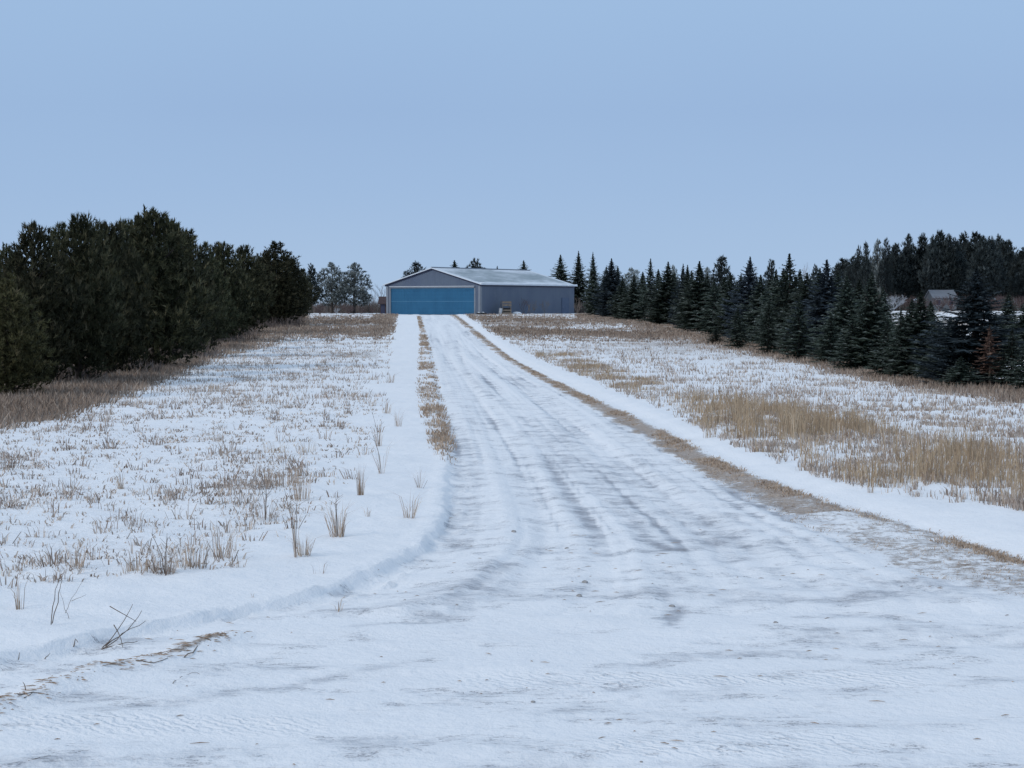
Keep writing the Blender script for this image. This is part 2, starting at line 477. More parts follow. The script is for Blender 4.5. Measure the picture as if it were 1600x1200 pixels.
# brown bands across the far field
band = lambda c, w: np.exp(-((PY - c) / w) ** 2)
wob = (fbm(GX * .06, GY * .02, 70) - .5) * 14
cov = np.maximum(cov, rf * (PX < 1180) * np.exp(-((PY + wob - 522 - (PX - 800) * .012) / 8) ** 2) * (.55 + .9 * (n2 - .2)))
cov = np.maximum(cov, rf * (PX < 1100) * np.exp(-((PY + wob * .5 - 500 - (PX - 800) * .03) / 4) ** 2) * .7)
cov = np.maximum(cov, lf * (PX > 380) * np.exp(-((PY + wob - 519 + (PX - 500) * .01) / 7) ** 2) * (.5 + .9 * (n2 - .2)))
cov = np.maximum(cov, lf * (PX > 380) * np.exp(-((PY + wob * .5 - 503) / 4) ** 2) * .75)
# under the trees on both sides
tl = np.interp(PX, [-200, 0, 100, 250, 330, 420, 480], [668, 655, 640, 585, 545, 522, 505])
cov = np.maximum(cov, lf * sst(26, 0, PY - tl + wob) * (PY > 480) * (PX < 480) * .72)
tr_ = np.interp(PX, [900, 1000, 1100, 1250, 1400, 1600, 1900], [494, 510, 535, 566, 602, 630, 655])
cov = np.maximum(cov, rf * sst(14, -4, PY - tr_ + wob * .7) * sst(-26, -6, PY - tr_) * (PY > 480) * (PX > 900) * .72 * sst(700, 200, GX))
cov = np.maximum(cov, (GX > 14) * sst(-14, -30, PY - tr_) * (PX > 900) * np.clip(.30 + (n1 - .5) * .9 + (n2 - .5) * .8, 0, .8))
cov = np.where(GY > 300, np.clip((n2 - .5) * 1.6 + .42, 0, .8), cov)
# grass strip at the left edge of the drive
sl_ = STRIPL(GY); pl_ = PLOW(GY)
inst = sst(-.1, .12, GX - sl_ + (n3 - .5) * .25) * sst(-.1, .12, pl_ + .05 - GX + (n3 - .5) * .25)
cov = np.maximum(cov, inst * sst(26, 34, GY) * np.clip((fbm(GX * 1.6, GY * .28, 97) - .42) * 3.4, 0, .65))
# brown line and gravelly patch at the right edge
bi = BROWNI(GY); br = BROWNR(GY)
inb = sst(-.15, .2, GX - bi + (n3 - .5) * .5) * sst(-.04, .1, br - GX)
cov = np.maximum(cov, inb * np.where(GY < 21, .30 + .25 * n1, .60 + .3 * n1) * (GY > 14.2) * sst(280, 200, GY))
lw = .10 + .0012 * GY
cov = np.maximum(cov, np.exp(-((GX - br + .08) / lw) ** 2) * (.35 + .95 * fbm(GX * .8, GY * .5, 77)) * (GY > 14) * (GY < 300) * .9)
# dirt along the little ridge at the lower left
rdd = seg_dist(GX, GY, RIDGE)
cov = np.maximum(cov, np.exp(-(rdd / .07) ** 2) * np.clip((fbm(GX * 2.6, GY * 2.6, 80) - .42) * 3, 0, .7))
tread = np.zeros_like(GX)
for lo, hi, xa0, xa1 in ((1148, 1186, 850, 1420), (1118, 1146, -50, 560), (1050, 1072, 650, 1500)):
    tread = np.maximum(tread, sst(lo - 4, lo + 5, PY) * sst(hi + 4, hi - 5, PY) * sst(xa0, xa0 + 120, PX) * sst(xa1, xa1 - 120, PX) * (.3 + n1))
ice[tread > .1] *= .5

dzx = np.gradient(GZ, axis=1) / np.gradient(GX, axis=1); dzy = np.gradient(GZ, axis=0) / np.gradient(GY, axis=0)
NRM = np.stack([-dzx, -dzy, np.ones_like(GZ)], -1); NRM /= np.linalg.norm(NRM, axis=-1, keepdims=True)
idx = np.arange(nx * ny).reshape(ny, nx)
Q = np.stack([idx[:-1, :-1], idx[:-1, 1:], idx[1:, 1:], idx[1:, :-1]], -1).reshape(-1, 4)
fcx = (GX.ravel()[Q].mean(1)); fcy = GY.ravel()[Q].mean(1)
fl = (PLOW(fcy) > fcx) & (fcy > 9.0) & (fcx > -9); fl |= (fcy > 9) & (fcx <= -9) & (PLOW(fcy) > fcx)
fr = (BROWNR(fcy) < fcx) & (fcy > 9.0)
is_road = ~fl & ~fr & (fcy < 19) & (fcy > -3)
is_drive = ~fl & ~fr & (fcy >= 19) & (fcy < 262)
VV = np.stack([GX, GY, GZ], -1).reshape(-1, 3); NN = NRM.reshape(-1, 3)
for nm, sel in (('snowy_ground', ~is_road & ~is_drive), ('driveway', is_drive), ('road', is_road)):
    q = Q[sel]; u, inv = np.unique(q, return_inverse=True)
    me = tri_mesh(nm, VV[u], inv.reshape(-1, 4), M['snow'], smooth=True)
    for an, arr in (('ice', ice), ('cover', cov), ('tread', tread)):
        a = me.attributes.new(an, 'FLOAT', 'POINT'); a.data.foreach_set('value', arr.ravel()[u].astype(np.float32))
    me.normals_split_custom_set_from_vertices(NN[u])
    tag(ob(nm, me), kind='structure')

# ------------------------------------------------------------------ grass
def blades(P, H, W, az, lean, mid=.55, seg=True, rnd=None):
    """P base points (n,3), H heights, W widths, az lean azimuth, lean = horizontal reach / height"""
    n = len(P)
    ca, sa = np.cos(az), np.sin(az)
    fa = RNG.uniform(0, math.pi, n)
    wx, wy = np.cos(fa) * W / 2, np.sin(fa) * W / 2
    tip = P + np.stack([ca * lean * H, sa * lean * H, H], -1)
    rnd = RNG.random(n) if rnd is None else rnd
    if not seg:
        V = np.stack([P + np.stack([wx, wy, 0 * wx], -1), P - np.stack([wx, wy, 0 * wx], -1), tip], 1).reshape(-1, 3)
        return V, np.arange(3 * n).reshape(-1, 3), np.repeat(rnd, 3)
    m = P + np.stack([ca * lean * H * .26, sa * lean * H * .26, H * np.minimum(.62 + .12 * lean, .95)], -1)
    a = np.stack([wx, wy, 0 * wx], -1)
    V = np.stack([P + a, P - a, m - a * .7, m + a * .7, tip], 1).reshape(-1, 3)
    b = np.arange(n)[:, None] * 5
    T = np.concatenate([b + [0, 1, 2], b + [0, 2, 3], b + [3, 2, 4]], 1).reshape(-1, 3)
    return V, T, np.repeat(rnd, 5)

def tufts(X, Y, h, nb, spread, w, lean, seg=True, hvar=.45, tint=None, hbias=0):
    """nb blades round each point"""
    n = len(X); k = nb
    X = np.repeat(X, k); Y = np.repeat(Y, k); h = np.repeat(h, k); spread = np.repeat(np.broadcast_to(spread, n), k); w = np.repeat(np.broadcast_to(w, n), k)
    az = RNG.uniform(0, 2 * math.pi, n * k); r = np.sqrt(RNG.random(n * k)) * spread
    X = X + np.cos(az) * r; Y = Y + np.sin(az) * r
    az = az + RNG.normal(0, .6, n * k)
    Z = height(X, Y) - .015
    H = h * (1 - hvar + hvar * RNG.random(n * k) * 1.6) + .015
    L = np.abs(RNG.normal(0, 1, n * k)) * lean
    rn = RNG.random(n * k) if tint is None else np.clip(np.repeat(tint, k) + RNG.normal(0, .16, n * k), 0, 1)
    return blades(np.stack([X, Y, Z], -1), H, w * RNG.uniform(.6, 1.3, n * k), az, L, seg=seg, rnd=rn)

def merge(parts):
    V, T, R, o = [], [], [], 0
    for v, t, r in parts:
        V.append(v); T.append(t + o); R.append(r); o += len(v)
    return np.concatenate(V), np.concatenate(T), np.concatenate(R)

def scatter(n, y0, y1, x0f, x1f, p=1.0):
    u = RNG.random(n)
    Y = y0 * (y1 / y0) ** u if p == 1 else (y0 ** (2) + u * (y1 ** 2 - y0 ** 2)) ** .5
    X = RNG.uniform(0, 1, n); X = x0f(Y) + X * (x1f(Y) - x0f(Y))
    return X, Y

# left field
def keep(X, Y, dens):
    k = RNG.random(len(X)) < dens; return X[k], Y[k]
parts = []
X, Y = scatter(46000, 12.5, 270, lambda y: -.30 * y - .5, lambda y: TRACKL(y) + .25)
c = fbm(X * .9, Y * .45, 90); px, py = topix(X, Y, base_z(Y)); wb = fbm(X * .06, Y * .02, 70)
fade = sst(-.3, .8, TRACKL(Y) - X)
X, Y = keep(X, Y, np.clip((c - .32) * 2.5, .15, .68) * (.25 + .75 * fade))
nearx = Y < 45
sc_ = 1 + Y / 60
q = np.nonzero(nearx)[0]; q = q[RNG.random(len(q)) < .9]; big = RNG.random(len(q)) < .10 * (.3 + 1.6 * fbm(X[q] * .5, Y[q] * .4, 94))
parts.append(tufts(X[q], Y[q], RNG.uniform(.01, .06, len(q)), 3, .06, .010 + .0003 * Y[q], 1.7, tint=RNG.uniform(.2, 1, len(q))))
b_ = q[big]
parts.append(tufts(X[b_], Y[b_], RNG.uniform(.04, .17, len(b_)), 9, .11, .0055 + .00026 * Y[b_], 1.0, tint=RNG.uniform(.0, .7, len(b_))))
parts.append(tufts(X[~nearx], Y[~nearx], RNG.uniform(.05, .15, (~nearx).sum()), 4, .16, .012 + .0003 * Y[~nearx], .6, seg=False, tint=RNG.uniform(.2, .8, (~nearx).sum())))
V, T, R = merge(parts)
tag(ob('stubble_grass', tri_mesh('stubble_grass', V, T, M['grey'], R)), 'short grey brown grass stubble poking through the snow left of the driveway', 'grass', kind='stuff')

# right field: thin stubble
X, Y = scatter(44000, 14, 270, lambda y: FIELDR(y) - .1, lambda y: .30 * y + .5)
c = fbm(X * .8, Y * .4, 93)
X, Y = keep(X, Y, np.clip((c - .33) * 2.8, .12, .72))
nearx = Y < 45
V, T, R = merge([tufts(X[nearx], Y[nearx], RNG.uniform(.04, .12, nearx.sum()), 5, .07, .007 + .0003 * Y[nearx], .6, tint=RNG.uniform(.2, .8, nearx.sum())),
                 tufts(X[~nearx], Y[~nearx], RNG.uniform(.06, .19, (~nearx).sum()), 4, .16, .012 + .0003 * Y[~nearx], .45, seg=False, tint=RNG.uniform(.2, .8, (~nearx).sum()))])
tag(ob('field_grass', tri_mesh('field_grass', V, T, M['grey'], R)), 'sparse dead grass stubble over the snowy field right of the driveway', 'grass', kind='stuff')

# tall russet grass, right verge
X, Y = scatter(9000, 15, 90, lambda y: FIELDR(y), lambda y: np.maximum(TALLR(y), FIELDR(y) + .4) + .3)
px, py = topix(X, Y, base_z(Y))
strength = sst(1060, 1160, px) * (1 - .35 * sst(1480, 1600, px))
c = fbm(X * 1.2, Y * .7, 95)
c2 = fbm(X * .45, Y * .35, 101)
dens = np.clip(.18 + (c - .48) * 4.6 + (c2 - .5) * 3.2, .02, 1) * (.55 + .30 * strength)
k = RNG.random(len(X)) < dens; X, Y, strength = X[k], Y[k], strength[k]
hh = (.15 + .27 * strength) * RNG.uniform(.25, 1.25, len(X)) * (.35 + 1.2 * fbm(X * .7, Y * .7, 96))
V, T, R = tufts(X, Y, hh, 9, .13, .005 + .00013 * Y, .34, tint=RNG.uniform(.25, .75, len(X)))
tag(ob('tall_grass', tri_mesh('tall_grass', V, T, M['reed'], R)), 'tall russet dry grass standing along the right verge beside the drive', 'grass', kind='stuff')

# strip left of the drive, and the matted brown line on its right
parts = []
X, Y = scatter(3600, 27, 240, STRIPL, lambda y: PLOW(y) + .05)
k = RNG.random(len(X)) < np.clip((fbm(X * 1.6, Y * .28, 97) - .37) * 3.4, .05, .9) * sst(26, 36, Y); X, Y = X[k], Y[k]
parts.append(tufts(X, Y, RNG.uniform(.03, .10, len(X)), 6, .09, .006 + .00022 * Y, .9, tint=RNG.uniform(.2, .8, len(X))))
X, Y = scatter(5200, 14.5, 260, lambda y: BROWNR(y) - .22 - .002 * y, lambda y: BROWNR(y) + .03)
k = RNG.random(len(X)) < np.clip((fbm(X * .8, Y * .5, 77) - .36) * 4.5, 0, 1); X, Y = X[k], Y[k]
parts.append(tufts(X, Y, RNG.uniform(.012, .04, len(X)), 6, .07, .005 + .0002 * Y, 1.8, tint=RNG.uniform(.3, .9, len(X))))
X, Y = scatter(4200, 14.5, 80, BROWNI, BROWNR)
k = RNG.random(len(X)) < np.clip((fbm(X * 2, Y * 1.2, 98) - .42) * 4, 0, 1); X, Y = X[k], Y[k]
parts.append(tufts(X, Y, RNG.uniform(.006, .022, len(X)), 6, .08, .004 + .00015 * Y, 1.8, tint=RNG.uniform(.3, 1, len(X))))
V, T, R = merge(parts)
tag(ob('verge_grass', tri_mesh('verge_grass', V, T, M['tan'], R)), 'flattened tan grass along both edges of the snowy driveway', 'grass', kind='stuff')

# thick brown grass under and before the tree rows
parts = []
X, Y = scatter(52000, 30, 262, lambda y: -.30 * y - 1, lambda y: TRACKL(y)); px, py = topix(X, Y, base_z(Y))
tlx = np.interp(px, [-200, 0, 100, 250, 330, 420, 480, 620], [668, 655, 640, 585, 545, 522, 505, 494])
w1 = (fbm(X * .06, Y * .02, 70) - .5) * 14
d = np.maximum.reduce([sst(26, 0, py - tlx + w1) * (px < 480), np.exp(-((py + w1 - 519) / 9) ** 2) * (px > 380), np.exp(-((py - 502) / 5.) ** 2) * (px > 380), (px > 585) * sst(530, 515, py)])
k = RNG.random(len(X)) < d * .95; X, Y = X[k], Y[k]
parts.append(tufts(X, Y, RNG.uniform(.10, .26, len(X)), 6, .3, .018 + .0005 * Y, .6, seg=False, tint=RNG.uniform(.1, .8, len(X))))
X, Y = scatter(52000, 45, 262, FIELDR, lambda y: .30 * y + 1); px, py = topix(X, Y, base_z(Y))
trx = np.interp(px, [700, 900, 1000, 1100, 1250, 1400, 1600, 1900], [490, 496, 510, 535, 566, 602, 630, 655])
w1 = (fbm(X * .06, Y * .02, 70) - .5) * 14
d = np.maximum.reduce([sst(12, -4, py - trx + w1 * .7) * sst(-26, -6, py - trx) * (px > 900), np.exp(-((py + w1 - 522 - (px - 800) * .012) / 8) ** 2) * (px < 1180), np.exp(-((py - 500 - (px - 800) * .03) / 5) ** 2) * (px < 1100)])
k = RNG.random(len(X)) < d * .95; X, Y = X[k], Y[k]
parts.append(tufts(X, Y, RNG.uniform(.08, .22, len(X)), 6, .3, .018 + .0005 * Y, .6, seg=False, tint=RNG.uniform(.1, .8, len(X))))
V, T, R = merge(parts)
tag(ob('brown_grass', tri_mesh('brown_grass', V, T, M['dull'], R)), 'brown matted grass banding the far field and the feet of the tree rows', 'grass', kind='stuff')

# small bits of straw and grit lying on the road
X = np.concatenate([RNG.uniform(-4, 4.5, 520)]); Y = RNG.uniform(5.5, 22, 520)
k = (fbm(X * .9, Y * .9, 99) > .52) & (X > PLOW(Y)) & (X < BROWNR(Y)); X, Y = X[k], Y[k]
nr = 240; ii = RNG.integers(0, len(RIDGE) - 1, nr); tt = RNG.random(nr); rg = np.array(RIDGE)
X = np.concatenate([X, rg[ii, 0] * (1 - tt) + rg[ii + 1, 0] * tt + RNG.normal(0, .06, nr)]); Y = np.concatenate([Y, rg[ii, 1] * (1 - tt) + rg[ii + 1, 1] * tt + RNG.normal(0, .08, nr)])
L = RNG.uniform(.01, .06, len(X)) * (RNG.random(len(X)) ** 1.5 + .3); az = RNG.normal(0, .5, len(X))
Zs = height(X, Y) + .004
a = np.stack([np.cos(az) * L, np.sin(az) * L, 0 * L], -1); b = np.stack([-np.sin(az) * .003, np.cos(az) * .003, 0 * L], -1); u = np.array([0, 0, .004])
P = np.stack([X, Y, Zs], -1)
V = np.stack([P - a - b, P + a - b, P + a + b, P - a + b, P + u * 1.2], 1).reshape(-1, 3)
bq = np.arange(len(X))[:, None] * 5
T = np.concatenate([bq + [0, 1, 4], bq + [1, 2, 4], bq + [2, 3, 4], bq + [3, 0, 4]], 1).reshape(-1, 3)
tag(ob('straw_litter', tri_mesh('straw_litter', V, T, M['tan'], np.repeat(RNG.random(len(X)) * .5, 5))), 'scattered straw bits and grit lying on the packed snow of the road', 'litter', kind='stuff')

# individual tufts, weeds and twigs of the foreground
def tuft_thing(px, py, hpx, n, lean, mat, label, cat='grass tuft', name='grass_tuft', group='dry tufts standing in the snow', spread=.05, w=.0055, stalk=0):
    x, y = gp(px, py); H = hpx * y / F; z = z_at(x, y)
    root = empty(name, (x, y, z), label=label, cat=cat, group=group)
    nn = n
    az = RNG.uniform(0, 2 * math.pi, nn); r = np.sqrt(RNG.random(nn)) * spread
    P = np.stack([np.cos(az) * r, np.sin(az) * r, np.full(nn, -.01)], -1)
    hv = H * RNG.uniform(.3, 1, nn); hv[0] = H
    V, T, R = blades(P, hv, RNG.uniform(.6, 1.3, nn) * w, az + RNG.normal(0, .5, nn), np.abs(RNG.normal(0, 1, nn)) * lean * 1.35 + .05)
    ob('blades', tri_mesh('tuft_blades', V, T, mat, R), root)
    if stalk:
        mb = MB()
        for s in range(stalk):
            a = random.uniform(0, 6.28); l = random.uniform(.05, .35); hh = H * random.uniform(.8, 1.15)
            pts = [(0, 0, -.01), (math.cos(a) * l * hh * .3, math.sin(a) * l * hh * .3, hh * .5), (math.cos(a) * l * hh, math.sin(a) * l * hh, hh)]
            mb.tube(pts, [.004, .003, .0015], 4)
            for q in range(3):
                t = random.uniform(.4, .95); p = Vector(pts[1]).lerp(Vector(pts[2]), t)
                b = random.uniform(0, 6.28)
                mb.tube([tuple(p), (p.x + math.cos(b) * .05 * hh / .3, p.y + math.sin(b) * .05, p.z + .05)], [.002, .001], 3)
        ob('stalk', mb.mesh('stalk', M['twig']), root)
    return root
T_ = tuft_thing
T_(527, 845, 66, 60, .4, M['tan'], 'full tan grass tuft alone in smooth snow, left of the bend in the plough edge', spread=.07, stalk=2)
T_(474, 878, 42, 46, .5, M['tan'], 'low tan tuft with a tall forked stalk beside it', spread=.06)
T_(462, 880, 95, 10, .3, M['grey'], 'tall forked bare weed stalk leaning left over a low tuft', 'weed', 'dead_weed', 'dead weeds in the snow', .01, stalk=3)
T_(563, 782, 56, 44, .14, M['tan'], 'narrow upright tan tuft above the largest lone tuft', spread=.04)
T_(592, 700, 50, 26, .2, M['tan'], 'thin upright tuft at the foot of the faint left wheel track', spread=.05, stalk=2)
T_(622, 668, 34, 30, .3, M['tan'], 'small pale tuft on the snow between wheel track and grass strip', spread=.07)
T_(604, 648, 26, 24, .4, M['tan'], 'faint pale tuft on the upper part of the left wheel track', spread=.08, w=.008)
T_(611, 600, 20, 24, .4, M['tan'], 'small tuft highest up the left wheel track', spread=.1, w=.011)
T_(596, 745, 62, 12, .5, M['grey'], 'thin leaning stalks between the wheel track and the narrow upright tuft', spread=.05, stalk=2)
T_(575, 812, 20, 14, .5, M['tan'], 'tiny tuft right of the full lone tuft', spread=.03)
T_(500, 905, 24, 9, .7, M['grey'], 'few short stems below the low tan tuft', spread=.05)
T_(372, 898, 30, 22, .6, M['tan'], 'small pale tuft right of the bushy corner tuft', spread=.06)
T_(120, 905, 46, 34, .5, M['tan'], 'pale tuft left of the low spreading one', spread=.09)
T_(640, 818, 52, 26, .5, M['tan'], 'ragged brown tuft nearest the inside of the plough bend', spread=.06)
T_(655, 768, 44, 20, .5, M['grey'], 'leaning dark tuft just up from the plough bend', spread=.05)
T_(258, 908, 60, 60, .5, M['grey'], 'dark stiff tuft at the front edge of the left stubble', spread=.09, stalk=3)
T_(215, 908, 36, 50, .6, M['tan'], 'low spreading tuft just left of the dark stiff one', spread=.12)
T_(300, 900, 52, 60, .6, M['tan'], 'broad pale tuft right of the dark stiff one', spread=.12)
T_(345, 880, 64, 60, .45, M['tan'], 'bushy pale tuft at the corner of the left stubble', spread=.12)
T_(415, 815, 52, 50, .4, M['grey'], 'dark clump with upright broken stems in the left stubble', spread=.14, stalk=3)
T_(440, 770, 46, 70, .4, M['tan'], 'wide brown clump behind the dark one in the left stubble', spread=.2)
T_(470, 790, 60, 50, .35, M['tan'], 'tall brown clump at the right edge of the left stubble', spread=.12)
T_(430, 712, 24, 50, .5, M['reed'], 'dark russet clump far up the left stubble', spread=.2)
T_(478, 712, 26, 40, .45, M['reed'], 'russet clump beside the faint track, far up the left stubble', spread=.15)
T_(333, 608, 12, 50, .5, M['reed'], 'small rust coloured clump before the pine row', spread=.15, w=.012)
T_(210, 830, 30, 40, .7, M['grey'], 'squat grey clump in the middle of the left stubble', spread=.1)
T_(190, 770, 34, 30, .5, M['reed'], 'upright rusty weed in the middle of the left stubble', spread=.04)
T_(30, 962, 60, 16, .25, M['tan'], 'pale feathery stem at the left edge above the bank', spread=.03)
T_(1592, 808, 40, 36, .4, M['grey'], 'dark weed at the right edge under the tall grass', spread=.05)
T_(1360, 780, 30, 20, .35, M['tan'], 'short tuft standing out before the tall grass', spread=.04)
T_(1108, 690, 46, 40, .2, M['reed'], 'first upright clump at the left end of the tall grass', spread=.12)
T_(395, 1002 - 60, 10, 8, .7, M['grey'], 'tiny dark tuft on the smooth bank above the plough edge', spread=.02)
T_(530, 958, 26, 8, .8, M['tan'], 'small tuft with frozen leaves on the road below the plough edge', spread=.03)

def twig_thing(lines, label, r=.004, name='twig', cat='twig', group='broken twigs by the plough edge', mat=None):
    x0, y0 = gp(*lines[0][0][:2]); z0 = z_at(x0, y0)
    mb = MB()
    for ln in lines:
        pts = []
        for p in ln:
            x, y = gp(p[0], p[1]); z = z_at(x, y) + r * .6
            if len(p) > 2:   # lifted point: height in photo pixels above that ground point
                z += p[2] * y / F
            pts.append((x - x0, y - y0, z - z0))
        P_ = [Vector(p) for p in pts]; pts = []
        for a_, b_ in zip(P_[:-1], P_[1:]):
            for q in range(3):
                l = (b_ - a_).length; pts.append(tuple(a_.lerp(b_, q / 3) + Vector([random.uniform(-1, 1) * l * .05 * (q > 0) for _ in range(3)])))
        pts.append(tuple(P_[-1]))
        rr = [r * .62 * (1 - .55 * i / max(1, len(pts) - 1)) for i in range(len(pts))]
        mb.tube(pts, rr, 5)
    root = mb.build(name, mat or M['twig'], smooth=True); root.location = (x0, y0, z0)
    return tag(root, label, cat, group)
twig_thing([[(80, 988, 0), (86, 988, 40), (95, 988, 88)], [(82, 988, 2), (92, 988, 50), (98, 988, 70)]], 'bent standing stem in the smooth bank at the far left', .006)
twig_thing([[(160, 1012, 0), (185, 1006, 22), (208, 1006, 60)], [(158, 1014), (190, 1012, 3), (215, 1008, 2)], [(160, 1014, 0), (190, 1006, 14), (228, 1000, 25)],
            [(178, 1012, 34), (192, 1015, 0)], [(165, 1012, 2), (200, 1004, 20), (222, 1000, 40)], [(172, 1002, 52), (213, 1002, 30)]], 'fan of broken dry twigs stuck in the plough edge', .006)
twig_thing([[(325, 1006), (345, 1000), (358, 997)]], 'short dark stick at the right end of the debris line', .007)
twig_thing([[(288, 1030), (305, 1020), (325, 1008)], [(312, 1008), (330, 1010)]], 'forked dark stick lying diagonally in the debris line', .007)
twig_thing([[(212, 1043), (240, 1043), (262, 1035)]], 'dark stick half buried in the middle of the debris line', .006)
twig_thing([[(245, 1022), (262, 1023), (287, 1021)]], 'shorter dark stick just above the half buried one', .006)
twig_thing([[(118, 1062), (140, 1062), (190, 1050)]], 'long thin stick on the lower half of the debris line', .005)
twig_thing([[(28, 1100), (50, 1095), (95, 1088)], [(38, 1103), (52, 1094)], [(40, 1095, 4), (36, 1090, 16)]], 'frosty branched twig at the left end of the debris line', .006)
twig_thing([[(270, 1068), (283, 1060), (300, 1053), (325, 1057)]], 'thin curved twig lying below the debris line', .003)
twig_thing([[(44, 1194), (60, 1192), (80, 1186)]], 'short straight twig near the lower left corner of the road', .003)
twig_thing([[(102, 975, 5), (112, 975, 30), (132, 975, 60)], [(108, 978, 0), (100, 975, 20), (94, 975, 38)], [(112, 975, 26), (135, 975, 36)]], 'pale curly weed behind the fan of twigs', .003, 'dead_weed', 'weed', 'dead weeds in the snow')
twig_thing([[(28, 1035), (31, 1035, 13)]], 'tiny stub poking from the bank at the left edge', .006)
twig_thing([[(70, 1028), (78, 1028, 10)]], 'small curled stub on the bank above the debris line', .006)
twig_thing([[(115, 1015), (118, 1014, 9), (122, 1015, 10)]], 'small dark hook shaped stub left of the fan of twigs', .006)

# frozen clods on the drive
def clod(px, py, wpx, label):
    wpx *= .8
    x, y = gp(px, py); r = wpx * y / F / 2
    import bmesh
    bm = bmesh.new(); bmesh.ops.create_icosphere(bm, subdivisions=3, radius=1)
    s = random.uniform(0, 50)
    for v in bm.verts:
        p = v.co
        k = .75 + .5 * float(fbm(np.array([p.x * 1.7 + s]), np.array([p.y * 1.7 + p.z * 1.3]), 3)[0])
        v.co = Vector((p.x * k * r, p.y * k * r * .8, max(p.z, -.3) * k * r * .6))
    me = bpy.data.meshes.new('frozen_clod'); bm.to_mesh(me); bm.free(); me.materials.append(M['clod'])
    o = ob('frozen_clod', me); o.location = (x, y, z_at(x, y) + r * .12)
    tag(o, label, 'clod', 'frozen clods on the packed snow')
clod(803, 836, 10, 'squarish dark clod alone in the middle of the lower drive')
clod(905, 928, 12, 'grey clod at the left foot of the curved tyre scrape')
clod(914, 908, 12, 'brown clod on top of the curved tyre scrape')
clod(1050, 946, 12, 'dirty clod in the right hand tyre scrape')
clod(886, 853, 9, 'small clod above the curved tyre scrape')
clod(1212, 976, 10, 'small dark clod on the right half of the road')
clod(833, 1091, 9, 'rounded pebble sized clod low in the middle of the road')
clod(714, 948, 6, 'little dark clod beside the left tyre scrape')
clod(633, 941, 6, 'little dark clod left of the left tyre scrape')
clod(1492, 1056, 6, 'tiny clod at the lower right of the road')
clod(1002, 1192, 7, 'tiny dark clod at the very bottom of the road')

# ------------------------------------------------------------------ trees
def soup(base, tipv, w, side=None):
    """needle / twig triangles: base points, tip vectors, widths"""
    n = len(base)
    t = tipv / (np.linalg.norm(tipv, axis=1, keepdims=True) + 1e-9)
    r = RNG.normal(0, 1, (n, 3)); s = np.cross(t, r); s /= np.linalg.norm(s, axis=1, keepdims=True) + 1e-9
    if side is not None: s = side
    s = s * (w[:, None] / 2)
    V = np.stack([base + s, base - s, base + tipv], 1).reshape(-1, 3)
    return V

def spruce_mesh(seed, R=.24, levels=30, per=12, mat=None, z0=.03, gap=.0, dens=1.0, top=.95):
    global RNG
    RNG = np.random.default_rng(seed); rs = RNG
    B, Tv, W, Rn = [], [], [], []
    for li in range(levels):
        f = li / (levels - 1)
        z = z0 + (1 - z0 - .03) * f ** .92
        rad = R * min(1 - .12 * (1 - f), ((1 - f) * 1.45) ** top) + .003
        if f < .1: rad *= .82 + 1.8 * f
        nb = max(4, int(per * (.5 + .5 * (1 - f))))
        a0 = rs.uniform(0, 6.28)
        for k in range(nb):
            a = a0 + 6.283 * k / nb + rs.normal(0, .18)
            r = rad * rs.uniform(.72, 1.18)
            zz = z + rs.normal(0, .008)
            droop = -.10 - .18 * (1 - f) + rs.normal(0, .06) + (.6 * max(0, f - .6))
            m = max(5, int(18 * dens * r / R) + 3)
            t = np.linspace(.12, 1, m)
            d = np.array([math.cos(a), math.sin(a), 0.])
            pz = zz + droop * r * t + .20 * r * t ** 3
            P = d[None] * (r * t)[:, None]; P[:, 2] = pz
            sd = np.array([-d[1], d[0], 0.])
            for sgn in (-1, 1):
                l = (.34 * r * (1 - .62 * t) + .010) * rs.uniform(.7, 1.2, m) * (1 - .5 * f)
                tv = d[None] * (l * .75)[:, None] + sd[None] * (sgn * l * .85)[:, None]
                tv[:, 2] += rs.normal(-.12, .22, m) * l
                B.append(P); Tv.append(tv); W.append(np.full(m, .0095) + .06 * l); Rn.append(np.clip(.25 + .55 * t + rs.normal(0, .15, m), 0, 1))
            l = rs.uniform(.012, .03, m)     # short shoots up and down the limb
            tv = rs.normal(0, .5, (m, 3)); tv[:, 2] = rs.uniform(-1, .6, m); tv *= l[:, None] * (1 - .55 * f)
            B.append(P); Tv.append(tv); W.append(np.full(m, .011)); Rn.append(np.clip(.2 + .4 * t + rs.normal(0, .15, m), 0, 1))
    n = 60     # leader
    P = np.stack([rs.normal(0, .002, n), rs.normal(0, .002, n), rs.uniform(.90, .985, n)], -1)
    tv = rs.normal(0, .35, (n, 3)); tv[:, 2] = rs.uniform(.2, 1.2, n); tv *= .016
    B.append(P); Tv.append(tv); W.append(np.full(n, .005)); Rn.append(rs.uniform(.2, .6, n))
    n = int(1500 * dens)     # inner foliage round the stem
    z = rs.uniform(z0, .99, n); rr = R * np.minimum(1, ((1 - z) * 1.3)) * rs.uniform(0, .55, n); a = rs.uniform(0, 6.28, n)
    P = np.stack([np.cos(a) * rr, np.sin(a) * rr, z], -1)
    tv = np.stack([np.cos(a) * .6, np.sin(a) * .6, rs.normal(-.2, .5, n)], -1) * .045 * np.clip((1 - z) * 3, .12, 1)[:, None]
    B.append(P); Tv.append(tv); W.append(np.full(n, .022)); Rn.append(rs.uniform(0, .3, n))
    B = np.concatenate(B); Tv = np.concatenate(Tv); W = np.concatenate(W); Rn = np.concatenate(Rn)
    V = soup(B, Tv, W)
    return tri_mesh('spruce_crown', V, np.arange(len(V)).reshape(-1, 3), mat, np.repeat(Rn, 3))

